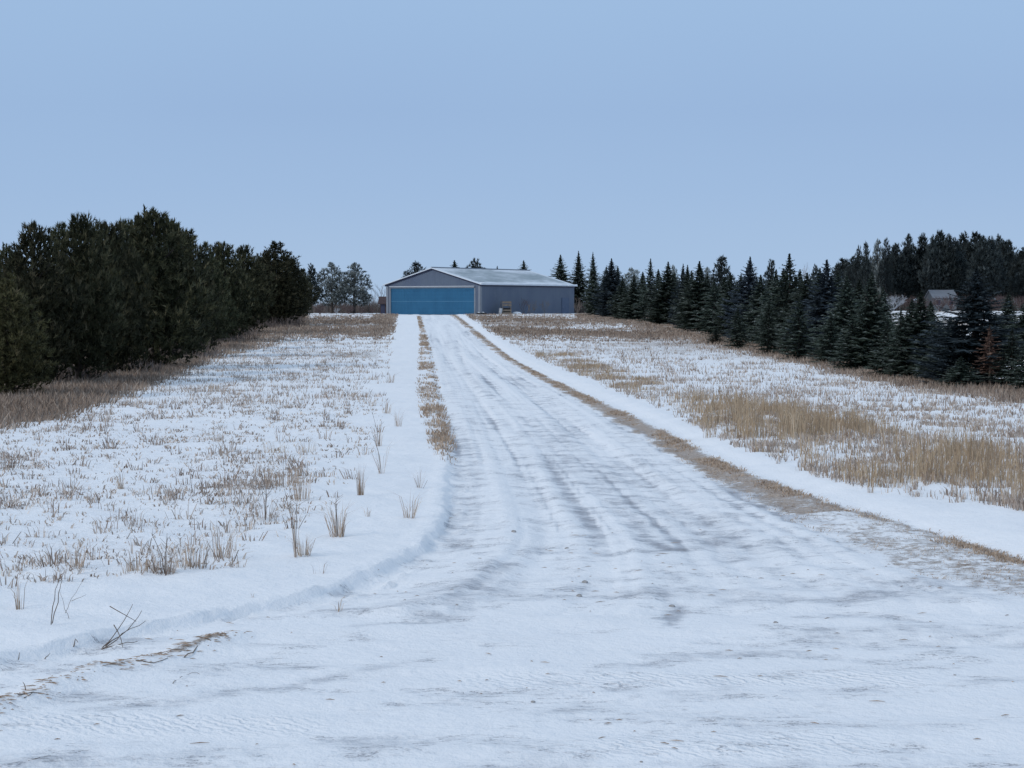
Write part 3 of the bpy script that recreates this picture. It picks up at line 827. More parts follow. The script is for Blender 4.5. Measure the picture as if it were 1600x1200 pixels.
def pine_mesh(seed, R=.30, z0=.10, blobs=16, tuftn=1500, mat=None, openness=0., tl=.042, pointy=.5, candles=26):
    global RNG
    RNG = np.random.default_rng(seed); rs = RNG
    C = []
    for i in range(blobs):
        f = (i + .5) / blobs
        z = z0 + .06 + (.90 - z0) * f
        prof = R * min(1, (1.02 - f) ** pointy * 1.12) * (.72 + .5 * min(1, f * 3))
        a = i * 2.399 + rs.normal(0, .3); rr = prof * rs.uniform(.35, .62)
        br = prof * rs.uniform(.36, .54) * (1 - .30 * openness) + .015
        if f > .88: rr *= .35
        C.append((math.cos(a) * rr, math.sin(a) * rr, z, br))
        C.append((math.cos(a + 2.2) * rr * 1.05, math.sin(a + 2.2) * rr * 1.05, z - .03, br * .85))
        if openness < .3: C.append((0, 0, z, br * 1.0)); C.append((math.cos(a + 4.2) * rr, math.sin(a + 4.2) * rr, z + .01, br * .8))
    C = np.array(C)
    pick = rs.choice(len(C), tuftn, p=C[:, 3] ** 2 / (C[:, 3] ** 2).sum())
    u = rs.normal(0, 1, (tuftn, 3)); u /= np.linalg.norm(u, axis=1, keepdims=True)
    q = rs.uniform(.55, 1.08, tuftn)
    P = C[pick, :3] + u * (C[pick, 3] * q)[:, None] * np.array([1, 1, .82])
    ok = P[:, 2] > z0 * .6; P, u, q = P[ok], u[ok], q[ok]
    ax = u * .55 + np.array([0, 0, .75]) + rs.normal(0, .25, u.shape); ax /= np.linalg.norm(ax, axis=1, keepdims=True)
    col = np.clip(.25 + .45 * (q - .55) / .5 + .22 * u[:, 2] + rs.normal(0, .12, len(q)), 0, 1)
    # candles: upright leader shoots
    k = candles
    top = np.argsort(-(P[:, 2] - .7 * np.hypot(P[:, 0], P[:, 1])))[:k * 6]; top = rs.choice(top, k, replace=False)
    B, Tv, W, Rn = [], [], [], []
    m = 11
    for j in range(m):
        d = ax + rs.normal(0, .42, ax.shape); d /= np.linalg.norm(d, axis=1, keepdims=True)
        s = rs.uniform(.0, .6, len(P))[:, None]
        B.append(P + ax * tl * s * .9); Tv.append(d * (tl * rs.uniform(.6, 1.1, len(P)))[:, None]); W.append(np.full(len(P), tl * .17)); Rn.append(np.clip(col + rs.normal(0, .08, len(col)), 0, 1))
    for i in top:
        h = rs.uniform(.025, .06); nn = 46
        s = rs.random(nn); base = P[i][None] + np.array([0, 0, 1])[None] * (s * h)[:, None]
        d = rs.normal(0, .45, (nn, 3)); d[:, 2] = rs.uniform(.5, 1.3, nn)
        B.append(base); Tv.append(d * .022); W.append(np.full(nn, .008)); Rn.append(rs.uniform(.3, .7, nn))
    V = soup(np.concatenate(B), np.concatenate(Tv), np.concatenate(W))
    return tri_mesh('pine_crown', V, np.arange(len(V)).reshape(-1, 3), mat, np.repeat(np.concatenate(Rn), 3)), C

def trunk_mesh(mat, r=.022, top=.93, limbs=None, seed=0, n=7):
    rs = random.Random(seed); mb = MB()
    zs = [-.02, .0, .1, .3, .5, .7, .85, top]; wob = .006
    pts = [(rs.uniform(-wob, wob), rs.uniform(-wob, wob), z) for z in zs]
    mb.tube(pts, [r * 1.5, r * 1.25] + [r * (1 - .88 * z) for z in zs[2:]], n)
    if limbs is not None:
        for cx, cy, cz, br in limbs:
            z0 = max(.06, cz - .12 - .2 * math.hypot(cx, cy))
            mb.tube([(0, 0, z0), (cx * .5, cy * .5, z0 + (cz - z0) * .55), (cx, cy, cz)], [r * .38, r * .26, r * .12], 4, cap=False)
    else:
        for i in range(16):
            a = rs.uniform(0, 6.28); z = rs.uniform(.08, .8); l = .15 * (1 - z)
            mb.tube([(0, 0, z), (math.cos(a) * l, math.sin(a) * l, z - .02)], [r * .22, r * .1], 3, cap=False)
    return mb.mesh('tree_trunk', mat, True)

def bare_mesh(seed, mat, spread=.5, r=.016, levels=5):
    rs = random.Random(seed); mb = MB()
    def grow(p, d, l, rad, lv):
        q = p + d * l * .5 + Vector((rs.uniform(-1, 1), rs.uniform(-1, 1), rs.uniform(-.3, .6))) * l * .06
        e = q + (d + Vector((rs.uniform(-1, 1), rs.uniform(-1, 1), rs.uniform(-.1, .6))) * .15).normalized() * l * .5
        mb.tube([tuple(p), tuple(q), tuple(e)], [rad, rad * .85, rad * .65], 4 if lv > 2 else 3, cap=False)
        if lv == 0: return
        for _ in range(rs.choice((3, 3, 4))):
            a = rs.uniform(0, 6.28); t = Vector((math.cos(a), math.sin(a), rs.uniform(-.1, .5)))
            nd = (d + t * spread * rs.uniform(.6, 1.3)).normalized()
            grow(e if rs.random() < .6 else q, nd, l * rs.uniform(.58, .8), max(rad * .6, .0022), lv - 1)
    n0 = 1 if spread < .7 else 4
    for i in range(n0):
        d = Vector((rs.uniform(-.1, .1), rs.uniform(-.1, .1), 1)) if n0 == 1 else Vector((math.cos(i * 1.6) * .5, math.sin(i * 1.6) * .5, .8))
        grow(Vector((0, 0, -.02)), d.normalized(), .30, r, levels)
    zmax = max(v[2] for v in mb.v)
    mb.v = [(x / zmax, y / zmax, z / zmax) for x, y, z in mb.v]
    return mb

PINES, SPR = {}, {}
def pine_set(key, mat, bark, seeds, **kw):
    L = []
    for s in seeds:
        me, C = pine_mesh(s, mat=M[mat], **kw)
        L.append((me, trunk_mesh(M[bark], limbs=C[::2] if kw.get('openness', 0) > .3 else C[::5], seed=s), kw.get('R', .3)))
    PINES[key] = L
def spruce_set(key, mat, seeds, bark='bark', **kw):
    PINES[key] = [(spruce_mesh(s, mat=M[mat], **kw), trunk_mesh(M[bark], .016, seed=s), kw.get('R', .24)) for s in seeds]

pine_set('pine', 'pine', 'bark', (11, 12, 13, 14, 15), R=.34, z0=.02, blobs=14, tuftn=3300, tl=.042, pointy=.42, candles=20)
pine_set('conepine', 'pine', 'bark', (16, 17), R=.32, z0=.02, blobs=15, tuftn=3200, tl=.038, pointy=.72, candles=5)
pine_set('olive', 'olive', 'bark', (21,), R=.34, z0=.02, blobs=15, tuftn=2600, tl=.042, pointy=.6, candles=8)
pine_set('frost', 'frost', 'bark', (31, 32, 33), R=.30, z0=.12, blobs=12, tuftn=1500, tl=.042, openness=1.3, pointy=.45, candles=4)
pine_set('darkopen', 'farpine', 'bark', (35, 36, 37), R=.26, z0=.16, blobs=13, tuftn=900, tl=.05, openness=.8, pointy=.5, candles=4)
pine_set('farpine', 'farpine', 'bark', (41, 42, 43, 44), R=.24, z0=.17, blobs=13, tuftn=1600, tl=.05, pointy=.6, candles=6)
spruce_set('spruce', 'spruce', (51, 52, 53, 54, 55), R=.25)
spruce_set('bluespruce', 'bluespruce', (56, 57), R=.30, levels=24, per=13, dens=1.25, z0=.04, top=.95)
spruce_set('small', 'spruce', (58, 59, 60), R=.27, levels=17, per=10, dens=.8, z0=.05)
spruce_set('dead', 'dead', (61,), bark='palebark', R=.22, levels=13, per=6, dens=.45, z0=.28, top=.7)
used = {}
def tree(key, px, top, base=None, hw=None, D=None, label='', cat='tree', group=None, name=None, v=None):
    """a tree whose foot stands on the ground at photo column px (row base, or distance D)"""
    if D is None:
        _, D = gp(px, base)
    x = (px - 800) * D / F; z = z_at(x, D) - .02
    # height from the row of its tip
    s = (600 - top) / F
    zt = ZC + D * (-SP + s * CP) / (CP + s * SP)
    H = zt - z
    L = PINES[key]; i = (used.get(key, 0) if v is None else v) % len(L); used[key] = used.get(key, 0) + 1
    cm, tm, R = L[i]
    if 'rad' not in cm:
        a = np.empty(len(cm.vertices) * 3, np.float32); cm.vertices.foreach_get('co', a); a = a.reshape(-1, 3); cm['rad'] = float(np.percentile(np.hypot(a[:, 0], a[:, 1]), 97))
    R = cm['rad']
    name = name or ('spruce_tree' if key in ('spruce', 'bluespruce', 'small', 'dead') else 'pine_tree')
    root = empty(name, (x, D, z), random.uniform(0, 6.28), label=label, cat=cat, group=group)
    wfac = 1.0 if hw is None else (hw * D / F) / (R * H)
    wfac *= random.uniform(.96, 1.05)
    root.scale = (H * wfac, H * wfac, H)
    root.rotation_euler = (random.gauss(0, .014), random.gauss(0, .014), random.uniform(0, 6.28))
    ob('trunk', tm, root); ob('crown', cm, root)
    return root

ORD = ['first', 'second', 'third', 'fourth', 'fifth', 'sixth', 'seventh', 'eighth', 'ninth', 'tenth', 'eleventh', 'twelfth', 'thirteenth', 'fourteenth',
       'fifteenth', 'sixteenth', 'seventeenth', 'eighteenth', 'nineteenth', 'twentieth', 'twenty-first', 'twenty-second', 'twenty-third', 'twenty-fourth',
       'twenty-fifth', 'twenty-sixth', 'twenty-seventh', 'twenty-eighth', 'twenty-ninth', 'thirtieth']
# ---- the pine belt on the left: front row
GL = 'pines of the shelterbelt left of the driveway'
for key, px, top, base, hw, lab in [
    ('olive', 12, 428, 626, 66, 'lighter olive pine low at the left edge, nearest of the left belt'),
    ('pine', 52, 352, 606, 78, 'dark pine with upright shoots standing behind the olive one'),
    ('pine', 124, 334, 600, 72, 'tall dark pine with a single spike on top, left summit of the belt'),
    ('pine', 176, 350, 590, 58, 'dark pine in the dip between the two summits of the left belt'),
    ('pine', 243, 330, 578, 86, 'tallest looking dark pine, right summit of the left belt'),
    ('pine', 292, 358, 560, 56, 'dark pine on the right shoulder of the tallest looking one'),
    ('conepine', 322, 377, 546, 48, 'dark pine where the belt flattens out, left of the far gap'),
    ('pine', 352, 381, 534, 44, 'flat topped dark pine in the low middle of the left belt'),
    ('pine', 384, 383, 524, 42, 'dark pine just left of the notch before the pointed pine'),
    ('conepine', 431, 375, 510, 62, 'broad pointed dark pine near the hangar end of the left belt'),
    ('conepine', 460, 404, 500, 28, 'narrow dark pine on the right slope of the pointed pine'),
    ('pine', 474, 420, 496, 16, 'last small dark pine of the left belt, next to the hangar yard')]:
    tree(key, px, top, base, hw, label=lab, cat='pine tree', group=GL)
names_back = ['behind the olive pine at the far left', 'between the two leftmost dark summits', 'behind the single spike pine', 'behind the dip of the belt', 'behind the left flank of the right summit',
              'behind the right flank of the right summit', 'behind the flattened middle of the belt', 'behind the notch before the pointed pine', 'behind the left flank of the pointed pine', 'behind the last narrow pine']
for i, (px, top, base, hw) in enumerate([(18, 386, 588, 60), (92, 348, 574, 55), (148, 349, 562, 50), (200, 342, 554, 50), (222, 336, 548, 45), (274, 346, 538, 46), (336, 378, 522, 36), (404, 402, 508, 30), (414, 390, 505, 28), (448, 398, 500, 26)]):
    tree('pine', px, top, base, hw, label='dark second row pine ' + names_back[i], cat='pine tree', group=GL)

# ---- left of and behind the hangar
G2 = 'pines in the yard behind the hangar'
tree('darkopen', 487, 411, None, 17, 285, 'dark open pine at the right end of the left belt', 'pine tree', G2)
tree('frost', 519, 410, None, 25, 292, 'frosted pine with a bare lower trunk, left of two between belt and hangar', 'pine tree', G2)
tree('frost', 553, 410, None, 31, 290, 'frosted full pine, right of two between belt and hangar', 'pine tree', G2)
tree('darkopen', 651, 408, None, 22, 335, 'dark pine rising over the left roof slope of the hangar', 'pine tree', G2)
tree('darkopen', 634, 422, None, 15, 340, 'low pine just left of the one over the left roof slope', 'pine tree', G2)
tree('spruce', 712, 406, None, 34, 340, 'small spruce tip over the hangar ridge, left of the pine tip', 'spruce tree', G2)
tree('darkopen', 743, 403, None, 24, 335, 'bushy pine tip over the middle of the hangar ridge', 'pine tree', G2)
tree('spruce', 776, 415, None, 20, 345, 'smallest dark tip just breaking the hangar ridge', 'spruce tree', G2)
tree('spruce', 819, 406, None, 28, 340, 'spruce tip over the right end of the hangar ridge', 'spruce tree', G2)

# ---- spruce row right of the drive
GR = 'spruces of the row right of the driveway'
row = [(877, 397, None, 17, 302), (904, 391, None, 15, 296), (927, 393, 494, 13, None), (956, 403, 497, 22, None), (972, 432, 500, 18, None), (990, 428, 502, 20, None), (1016, 403, 505, 22, None), (1041, 408, 509, 20, None), (1066, 411, 512, 18, None),
       (1073, 413, 516, 18, None), (1092, 407, 520, 22, None), (1115, 436, 526, 22, None), (1142, 425, 530, 24, None), (1168, 400, 536, 28, None), (1190, 428, 541, 26, None), (1212, 420, 546, 28, None),
       (1233, 395, 552, 32, None), (1262, 425, 558, 30, None), (1292, 404, 563, 34, None), (1322, 430, 572, 34, None), (1362, 424, 584, 40, None)]
descr = ['spruce half hidden behind the hangar end wall', 'narrow spruce directly beside the hangar end wall', 'tall pointed spruce first in front of the hangar end', 'slightly shorter spruce next after the tall pointed one', 'low spruce filling the gap after the first four',
         'low broad spruce below the frosted crown', 'sharp spire after the first low gap of the row', 'narrow spire next to the sharp one', 'left twin of two thin spires', 'right twin of two thin spires', 'spire between the twins and the open crowned pine',
         'low spruce below the left side of the open crowned pine', 'low spruce below the right side of the open crowned pine', 'sharp tall spire right of the open crowned pine', 'lower spruce right of that tall spire', 'broad spruce in front of a small pine crown',
         'highest spire in the middle of the right row', 'low shouldered spruce right of the highest spire', 'spruce with a thin reddish tip before the far stand', 'full low spruce left of the window to the far field', 'broad spruce bordering the window to the far field']
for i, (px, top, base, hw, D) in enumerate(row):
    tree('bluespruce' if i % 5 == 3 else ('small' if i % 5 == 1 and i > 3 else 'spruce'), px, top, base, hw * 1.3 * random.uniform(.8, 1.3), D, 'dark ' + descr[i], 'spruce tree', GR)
for key, px, top, base, hw, lab in [
    ('small', 1118, 512, 541, 17, 'little snow tipped spruce at the foot of the right row, farthest of the small ones'),
    ('small', 1153, 478, 548, 22, 'small spruce at the foot of the sharp tall spire'),
    ('small', 1200, 470, 556, 24, 'small bushy spruce before the middle of the right row'),
    ('small', 1248, 466, 566, 38, 'small spruce at the foot of the highest spire'),
    ('small', 1298, 490, 574, 38, 'small grey green spruce spire before the middle right spruces'),
    ('small', 1330, 500, 584, 38, 'small spruce leaning out at the left of the field window'),
    ('small', 1386, 498, 594, 34, 'small ragged spruce under the left of the field window'),
    ('small', 1408, 480, 598, 32, 'thin small spruce standing in the middle of the field window'),
    ('spruce', 1437, 454, 598, 50, 'medium spruce left of the big layered blue spruce'),
    ('small', 1467, 502, 604, 38, 'small spruce tucked against the left of the big blue spruce'),
    ('bluespruce', 1520, 417, 610, 84, 'big layered blue green spruce near the right edge'),
    ('small', 1502, 556, 614, 34, 'low spruce at the left foot of the dead orange one'),
    ('small', 1582, 511, 614, 36, 'small spruce right of the dead orange one'),
    ('small', 1606, 522, 620, 36, 'small spruce cut off by the right edge')]:
    tree(key, px, top, base, hw, label=lab, cat='spruce tree', group=GR)
tree('dead', 1547, 508, 613, 26, label='dead orange brown little spruce with a bare pale stem', cat='dead tree')

# ---- crowns seen behind the spruce row
G3 = 'pine crowns showing behind the right row'
for i, (key, px, top, hw, D, lab) in enumerate([
    ('frost', 988, 417, 17, 300, 'frosted pale crown behind the first low gap of the right row'),
    ('frost', 1053, 414, 10, 300, 'thin frosted crown between two spires of the right row'),
    ('darkopen', 1127, 399, 26, 230, 'broad open crowned pine rising out of the middle of the right row'),
    ('frost', 1104, 417, 14, 280, 'pale crown at the left shoulder of the open crowned pine'),
    ('darkopen', 1206, 404, 16, 210, 'small open pine crown left of the highest spire'),
    ('darkopen', 1273, 412, 14, 210, 'round pine crown right of the highest spire'),
    ('darkopen', 1308, 409, 13, 200, 'knobby pine crown just right of the thin reddish tip'),
    ('darkopen', 1328, 418, 13, 200, 'low pine crown below the first trees of the far stand')]):
    tree(key, px, top, None, hw, D, lab, 'pine tree', G3)

# ---- far stand on the right
G4 = 'pines of the far stand at the upper right'
tops = [(1340, 383), (1352, 377), (1371, 372), (1383, 371), (1396, 379), (1418, 367), (1438, 364), (1457, 369), (1468, 359), (1480, 367), (1492, 371), (1508, 364), (1524, 361), (1534, 370), (1547, 369), (1556, 368),
        (1566, 374), (1576, 376), (1596, 386), (1612, 388)]
for i, (px, top) in enumerate(tops):
    key = 'frost' if i == 2 else ('darkopen' if i in (0, 1, 3) else 'farpine')
    lab = ['dark open pine starting the far stand on its left', 'dark thin pine second from the left of the far stand', 'frosted leaning crown third from the left of the far stand', 'dark pointed pine fourth from the left of the far stand'][i] if i < 4 else \
        ('highest tip of the far stand at the upper right' if i == 8 else 'tall dark pine of the far stand, %s skyline tip from its left end' % ORD[i])
    tree(key, px, top, None, (12 if i < 4 else random.uniform(20, 27)), 395 + random.uniform(-25, 25), lab, 'pine tree', G4)
for i in range(30):
    px = 1322 + i * 10 + random.uniform(-4, 4)
    top = np.interp(px, [1330, 1380, 1460, 1530, 1600], [404, 392, 382, 382, 396]) + random.uniform(-2, 12)
    tree('farpine', px, float(top), None, random.uniform(24, 30), 440 + random.uniform(-20, 20), 'inner pine of the far stand just below the skyline, %s from its left end' % ORD[i], 'pine tree', G4)

# bare trees
def bare(px, top, D, seed, mat, label, key_hw, spread=.5, name='bare_tree', cat='bare tree', group=None, r=.016, levels=4):
    x = (px - 800) * D / F; z = z_at(x, D) - .03
    s = (600 - top) / F; zt = ZC + D * (-SP + s * CP) / (CP + s * SP); H = zt - z
    mb = bare_mesh(seed, mat, spread, r, levels)
    root = empty(name, (x, D, z), 0, label=label, cat=cat, group=group)
    R = max(abs(v[0]) for v in mb.v); k = key_hw * D / F / R
    root.scale = (k, k, H)
    ob('branches', mb.mesh('bare_branches', mat), root)
    return root
GB = 'bare trees around the hangar'
bare(583, 446, 320, 3, M['frosttwig'], 'frosted bare tree left of the hangar, nearest the pines', 15, group=GB)
bare(595, 443, 322, 5, M['frosttwig'], 'frosted bare tree touching the left hangar corner', 15, group=GB)
bare(574, 458, 318, 8, M['frosttwig'], 'low frosted bare tree beside the frosted full pine', 13, group=GB)
GS = 'leafless shrubs in the yard'
for px, top, D, hw, mt, lab in [(500, 473, 272, 11, 'redtwig', 'dark shrub at the end of the left pine belt'), (526, 480, 274, 7, 'frosttwig', 'small pale shrub at the foot of the trunk of the left frosted pine'), (545, 474, 276, 13, 'redtwig', 'dark reddish shrub under the right frosted pine'),
                             (565, 478, 278, 10, 'redtwig', 'low dark shrub between the pines and the hangar'), (582, 476, 280, 8, 'redtwig', 'dark twiggy shrub next to the red shed')]:
    bare(px, top, D, int(px), M[mt], lab, hw, 1.0, 'shrub', 'shrub', GS, .02, 3)
for px, top, D, hw, mt, lab in [(818, 462, 269, 9, 'redtwig', 'dark leafless shrub against the hangar side wall, left of three'), (833, 466, 271, 11, 'palebark', 'pale leafless shrub in the middle of the hangar side wall'), (851, 468, 273.5, 10, 'palebark', 'pale thin shrub at the right of three by the side wall')]:
    bare(px, top, D, int(px), M[mt], lab, hw, .9, 'shrub', 'shrub', GS, .008, 3)
for px, top, D, hw in [(902, 464, 278, 10)]:
    bare(px, top, D, int(px), M['palebark'], 'pale brush at the right end of the hangar before the spruces', hw, .9, 'shrub', 'shrub', GS, .012, 3)
GU = 'leafless bushes before the far stand'
for i, (px, hw, mt) in enumerate([(1352, 14, 'redtwig'), (1372, 16, 'redtwig'), (1394, 24, 'frosttwig'), (1418, 16, 'redtwig'), (1450, 20, 'redtwig'), (1468, 16, 'redtwig'), (1486, 16, 'redtwig'), (1520, 20, 'redtwig'), (1560, 18, 'redtwig'), (1590, 18, 'redtwig')]):
    bare(px, 457 + (i * 7) % 6, 350 + (i * 13) % 20, 100 + i, M[mt], ('pale frosted bush before the far stand, left of the low house' if mt == 'frosttwig' else 'dark leafless bush before the far stand, %s bush from the left' % ORD[i]), hw, .9, 'bush', 'bush', GU, .02, 4)
bare(1180, 415, 260, 71, M['frosttwig'], 'frosted bare crown between the sharp spire and the next spruce', 15, group='bare trees behind the right row')
bare(1256, 409, 260, 72, M['frosttwig'], 'frosted bare crown right behind the highest spire', 14, group='bare trees behind the right row')

# second line of spruces filling the row
fill = [(946, 416, 262), (965, 415, 250), (1003, 424, 236), (1029, 420, 222), (1054, 425, 210), (1082, 422, 196), (1104, 428, 182), (1130, 432, 168), (1156, 428, 152), (1180, 431, 142), (1202, 436, 132), (1224, 418, 124),
        (1248, 420, 118), (1278, 418, 110), (1308, 424, 102), (1340, 436, 96), (1380, 448, 86), (1424, 466, 84), (1456, 470, 82), (1484, 494, 80), (1556, 488, 84), (1576, 456, 88), (1604, 468, 86)]
for i, (px, top, D) in enumerate(fill):
    tree('spruce', px, top, None, (28 * 190 / (D + 40) + 7) * (.78 if D < 90 else 1), D, 'shaded spruce of the hidden second line, %s one from the hangar end' % ORD[i], 'spruce tree', GR)
def brush(name, spots, label, mat):
    """a thicket: twig blades standing in a mass"""
    parts = []
    for px0, px1, D0_, D1_, h0, h1, n in spots:
        D = RNG.uniform(D0_, D1_, n); X = (RNG.uniform(px0, px1, n) - 800) * D / F
        parts.append(tufts(X, D, RNG.uniform(h0, h1, n) * (.55 + .8 * fbm(X * .25, D * .25, 130)), 16, .5, .05, .35, tint=RNG.random(n)))
    V, T, R_ = merge(parts)
    tag(ob(name, tri_mesh(name, V, T, mat, R_)), label, 'brush', kind='stuff')
M['brushdark'] = blade_mat('dark_brush', [(0, (.055, .043, .038)), (.5, (.11, .088, .078)), (1, (.20, .17, .155))])
brush('undergrowth', [(1375, 1640, 395, 430, 1.8, 3.6, 700), (1320, 1400, 380, 430, 2, 4, 200)], 'dark leafless undergrowth below the trunks of the far stand', M['brushdark'])
brush('brush', [(60, 150, 58, 68, .15, .45, 90), (150, 250, 66, 84, .15, .45, 90), (230, 330, 82, 116, .15, .5, 120), (320, 400, 112, 165, .2, .7, 140), (385, 470, 155, 220, .3, .9, 160)], 'grey brown brush under the skirts of the left pine belt', M['brushdark'])
brush('thicket', [(470, 606, 296, 330, .9, 2.2, 330), (895, 925, 285, 300, .8, 2., 60)], 'dark low thicket behind the yard on both sides of the hangar', M['brushdark'])

# a pale low house glimpsed behind the spruce row
def gable_house(name, px0, px1, D, ztop, zeave, depth, wallm, roofm, label, cat, group=None):
    x0, x1 = (px0 - 800) * D / F, (px1 - 800) * D / F
    z = z_at((x0 + x1) / 2, D); w = x1 - x0
    root = empty(name, ((x0 + x1) / 2, D, z), 0, label=label, cat=cat, group=group)
    mb = MB(); mb.box(-w / 2, w / 2, 0, depth, -.1, zeave)
    for sx in (-1, 1):
        x = sx * w / 2; mb.prism([(x, 0, zeave), (x, depth, zeave), (x, depth / 2, ztop - .12)], (-sx * .15, 0, 0))
    mb.build('wall', wallm, root)
    o = .3; sl = (ztop - zeave) / (depth / 2)
    mb = MB()
    for a, b in ((-o, depth / 2), (depth + o, depth / 2)):
        za = zeave - o * sl
        mb.prism([(-w / 2 - o, a, za + .03), (-w / 2 - o, b, ztop + .03), (-w / 2 - o, b, ztop + .15), (-w / 2 - o, a, za + .15)], (w + 2 * o, 0, 0))
    mb.build('roof', roofm, root)
    return root, w
h, w = gable_house('house', 1459, 1494, 385, 4.1, 2.6, 8, plain('weathered_siding', (.10, .115, .13), (.15, .165, .185), 2, .8), M['trimsteel'], 'low grey gabled house glimpsed behind the right spruces', 'house')
for x in (-1.4, 1.2):
    fr = MB(); fr.box(x - .55, x + .55, -.05, .0, 1.0, 2.3); f_ = fr.build('window', M['whitepaint'], h)
    g = MB(); g.box(x - .45, x + .45, -.07, -.051, 1.1, 2.2); g.build('pane', M['fascia'], f_)
s, w = gable_house('shed', 594, 607, 284, 2.4, 1.5, 4, M['redwall'], M['redwall'], 'small dark red shed at the left corner of the hangar', 'shed')
d = MB(); d.box(-.5, .1, -.05, 0, 0, 1.4); d.build('door', M['fascia'], s)

# ------------------------------------------------------------------ hangar
TH = math.radians(32)
hx, hy = -4.28, 262.0
W_, L_, EH, RH = 15.8, 25.4, 4.2, 2.22
hz = z_at(hx, hy) * .5 + float(base_z(266)) * .5 - .06
# local frame: origin near right corner, +x along the front to the left corner, +y along the side wall
hangar = empty('hangar', (hx, hy, hz), 0, label='long grey blue steel hangar with a wide teal door at the end of the driveway', cat='hangar')
ex = Vector((-math.cos(TH), math.sin(TH), 0)); ey = Vector((math.sin(TH), math.cos(TH), 0))
# proper rotation (z up): local x' runs along -ex so that the frame stays right handed
hangar.rotation_euler = (0, 0, -TH)
# in that frame: front runs from x=0 to x=-W, side wall runs along +y
D0, D1, DH = -15.0, -1.05, 3.72
sl = RH / (W_ / 2)
front_ = MB()
front_.prism([(-W_, 0, -.3), (D0, 0, -.3), (D0, 0, DH), (D1, 0, DH), (D1, 0, -.3), (0, 0, -.3), (0, 0, EH), (-W_ / 2, 0, EH + RH), (-W_, 0, EH)], (0, .2, 0))
front_.build('wall', M['wallsteel'], hangar)
b = MB(); b.box(-.2, 0, .2, L_ - .2, -.3, EH - .001); b.build('wall', M['wallsteel'], hangar)
b = MB(); b.box(-W_, -W_ + .2, .2, L_ - .2, -.3, EH - .001); b.build('wall', M['wallsteel'], hangar)
b = MB(); b.prism([(-W_, L_, -.3), (0, L_, -.3), (0, L_, EH), (-W_ / 2, L_, EH + RH), (-W_, L_, EH)], (0, -.2, 0)); b.build('wall', M['wallsteel'], hangar)
# roof: two slabs, subdivided so that snow can gather towards the eave and ridge
def roof_side(sg):
    n, m = 40, 14; V = []; e = []
    x_e = .35 if sg > 0 else -W_ - .35
    for j in range(m + 1):
        t = j / m; x = x_e + (-W_ / 2 - x_e) * t
        z = EH + .03 + (RH) * (1 - abs(x + W_ / 2) / (W_ / 2))
        for i in range(n + 1):
            V.append((x, -.4 + (L_ + .8) * i / n, z + .09)); e.append(max(0, 1 - t / .16) * 1.2 + max(0, 1 - (i / n) / .05) * .8 + max(0, (i / n - .96) / .04) * .6 + max(0, (t - .75) / .25) * .35)
    k = len(V); V += [(x, y, z - .10) for x, y, z in V]; e += e[:k]
    Fc = []
    for j in range(m):
        for i in range(n):
            a, b_, c, d_ = j * (n + 1) + i, j * (n + 1) + i + 1, (j + 1) * (n + 1) + i + 1, (j + 1) * (n + 1) + i
            Fc.append((a, b_, c, d_) if sg < 0 else (d_, c, b_, a)); Fc.append((a + k, d_ + k, c + k, b_ + k) if sg < 0 else (b_ + k, c + k, d_ + k, a + k))
    edge = [j * (n + 1) for j in range(m + 1)], [j * (n + 1) + n for j in range(m + 1)], list(range(n + 1))
    for E in edge:
        for p, q in zip(E[:-1], E[1:]): Fc.append((p, q, q + k, p + k))
    me = bpy.data.meshes.new('roof'); me.from_pydata(V, [], Fc); me.materials.append(M['roof'])
    a = me.attributes.new('edge', 'FLOAT', 'POINT'); a.data.foreach_set('value', np.array(e, np.float32)); me.update()
    return ob('roof', me, hangar)
r1 = roof_side(1); r2 = roof_side(-1)
# snow lip along the eave and the gable edge
b = MB()
pts = []
for i in range(41):
    y = -.35 + (L_ + .7) * i / 40; pts.append((.22, y, EH + .10 + .02 * math.sin(i * 1.7)))
b.tube(pts, [.10 + .04 * math.sin(i * .9) ** 2 for i in range(41)], 6)
b.build('snow_edge', M['snowcap'], r1, True)
b = MB(); b.tube([(-W_ / 2, -.3, EH + RH + .12), (-W_ / 2, L_ + .3, EH + RH + .12)], .13, 6); b.build('ridge_cap', M['trimsteel'], hangar)
# fascia below eaves and gables
b = MB(); b.box(.003, .12, -.05, L_ + .05, EH - .28, EH - .03); b.build('fascia', M['fascia'], hangar)
b = MB()
for xa_, xb_ in ((.2, -W_ / 2), (-W_ - .2, -W_ / 2)):
    za = EH + .0 + RH * (1 - abs(xa_ + W_ / 2) / (W_ / 2)); zb = EH + RH
    b.prism([(xa_, -.10, za - .2), (xb_, -.10, zb - .2), (xb_, -.10, zb - .0), (xa_, -.10, za - .0)], (0, .097, 0))
b.build('fascia', M['fascia'], hangar)
for x in (-.36, -W_ + .01):
    b = MB(); b.box(x, x + .35, -.045, -.003, -.3, EH - .25); b.build('corner_trim', M['trimsteel'], hangar)
b = MB(); b.box(.003, .05, .02, .30, -.3, EH - .3); b.build('corner_trim', M['trimsteel'], hangar)
# door frame and header
b = MB(); b.box(D0 - .1, D1 + .1, -.16, -.003, DH, DH + .2); b.build('door_header', M['trimsteel'], hangar)
b = MB(); b.box(D0 - .1, D1 + .1, -.26, -.005, DH + .203, DH + .25); b.build('snow_edge', M['snowcap'], hangar)
for x in (D0 - .25, D1 + .02):
    b = MB(); b.box(x, x + .23, -.05, -.003, -.3, DH - .003); b.build('door_jamb', M['trimsteel'], hangar)
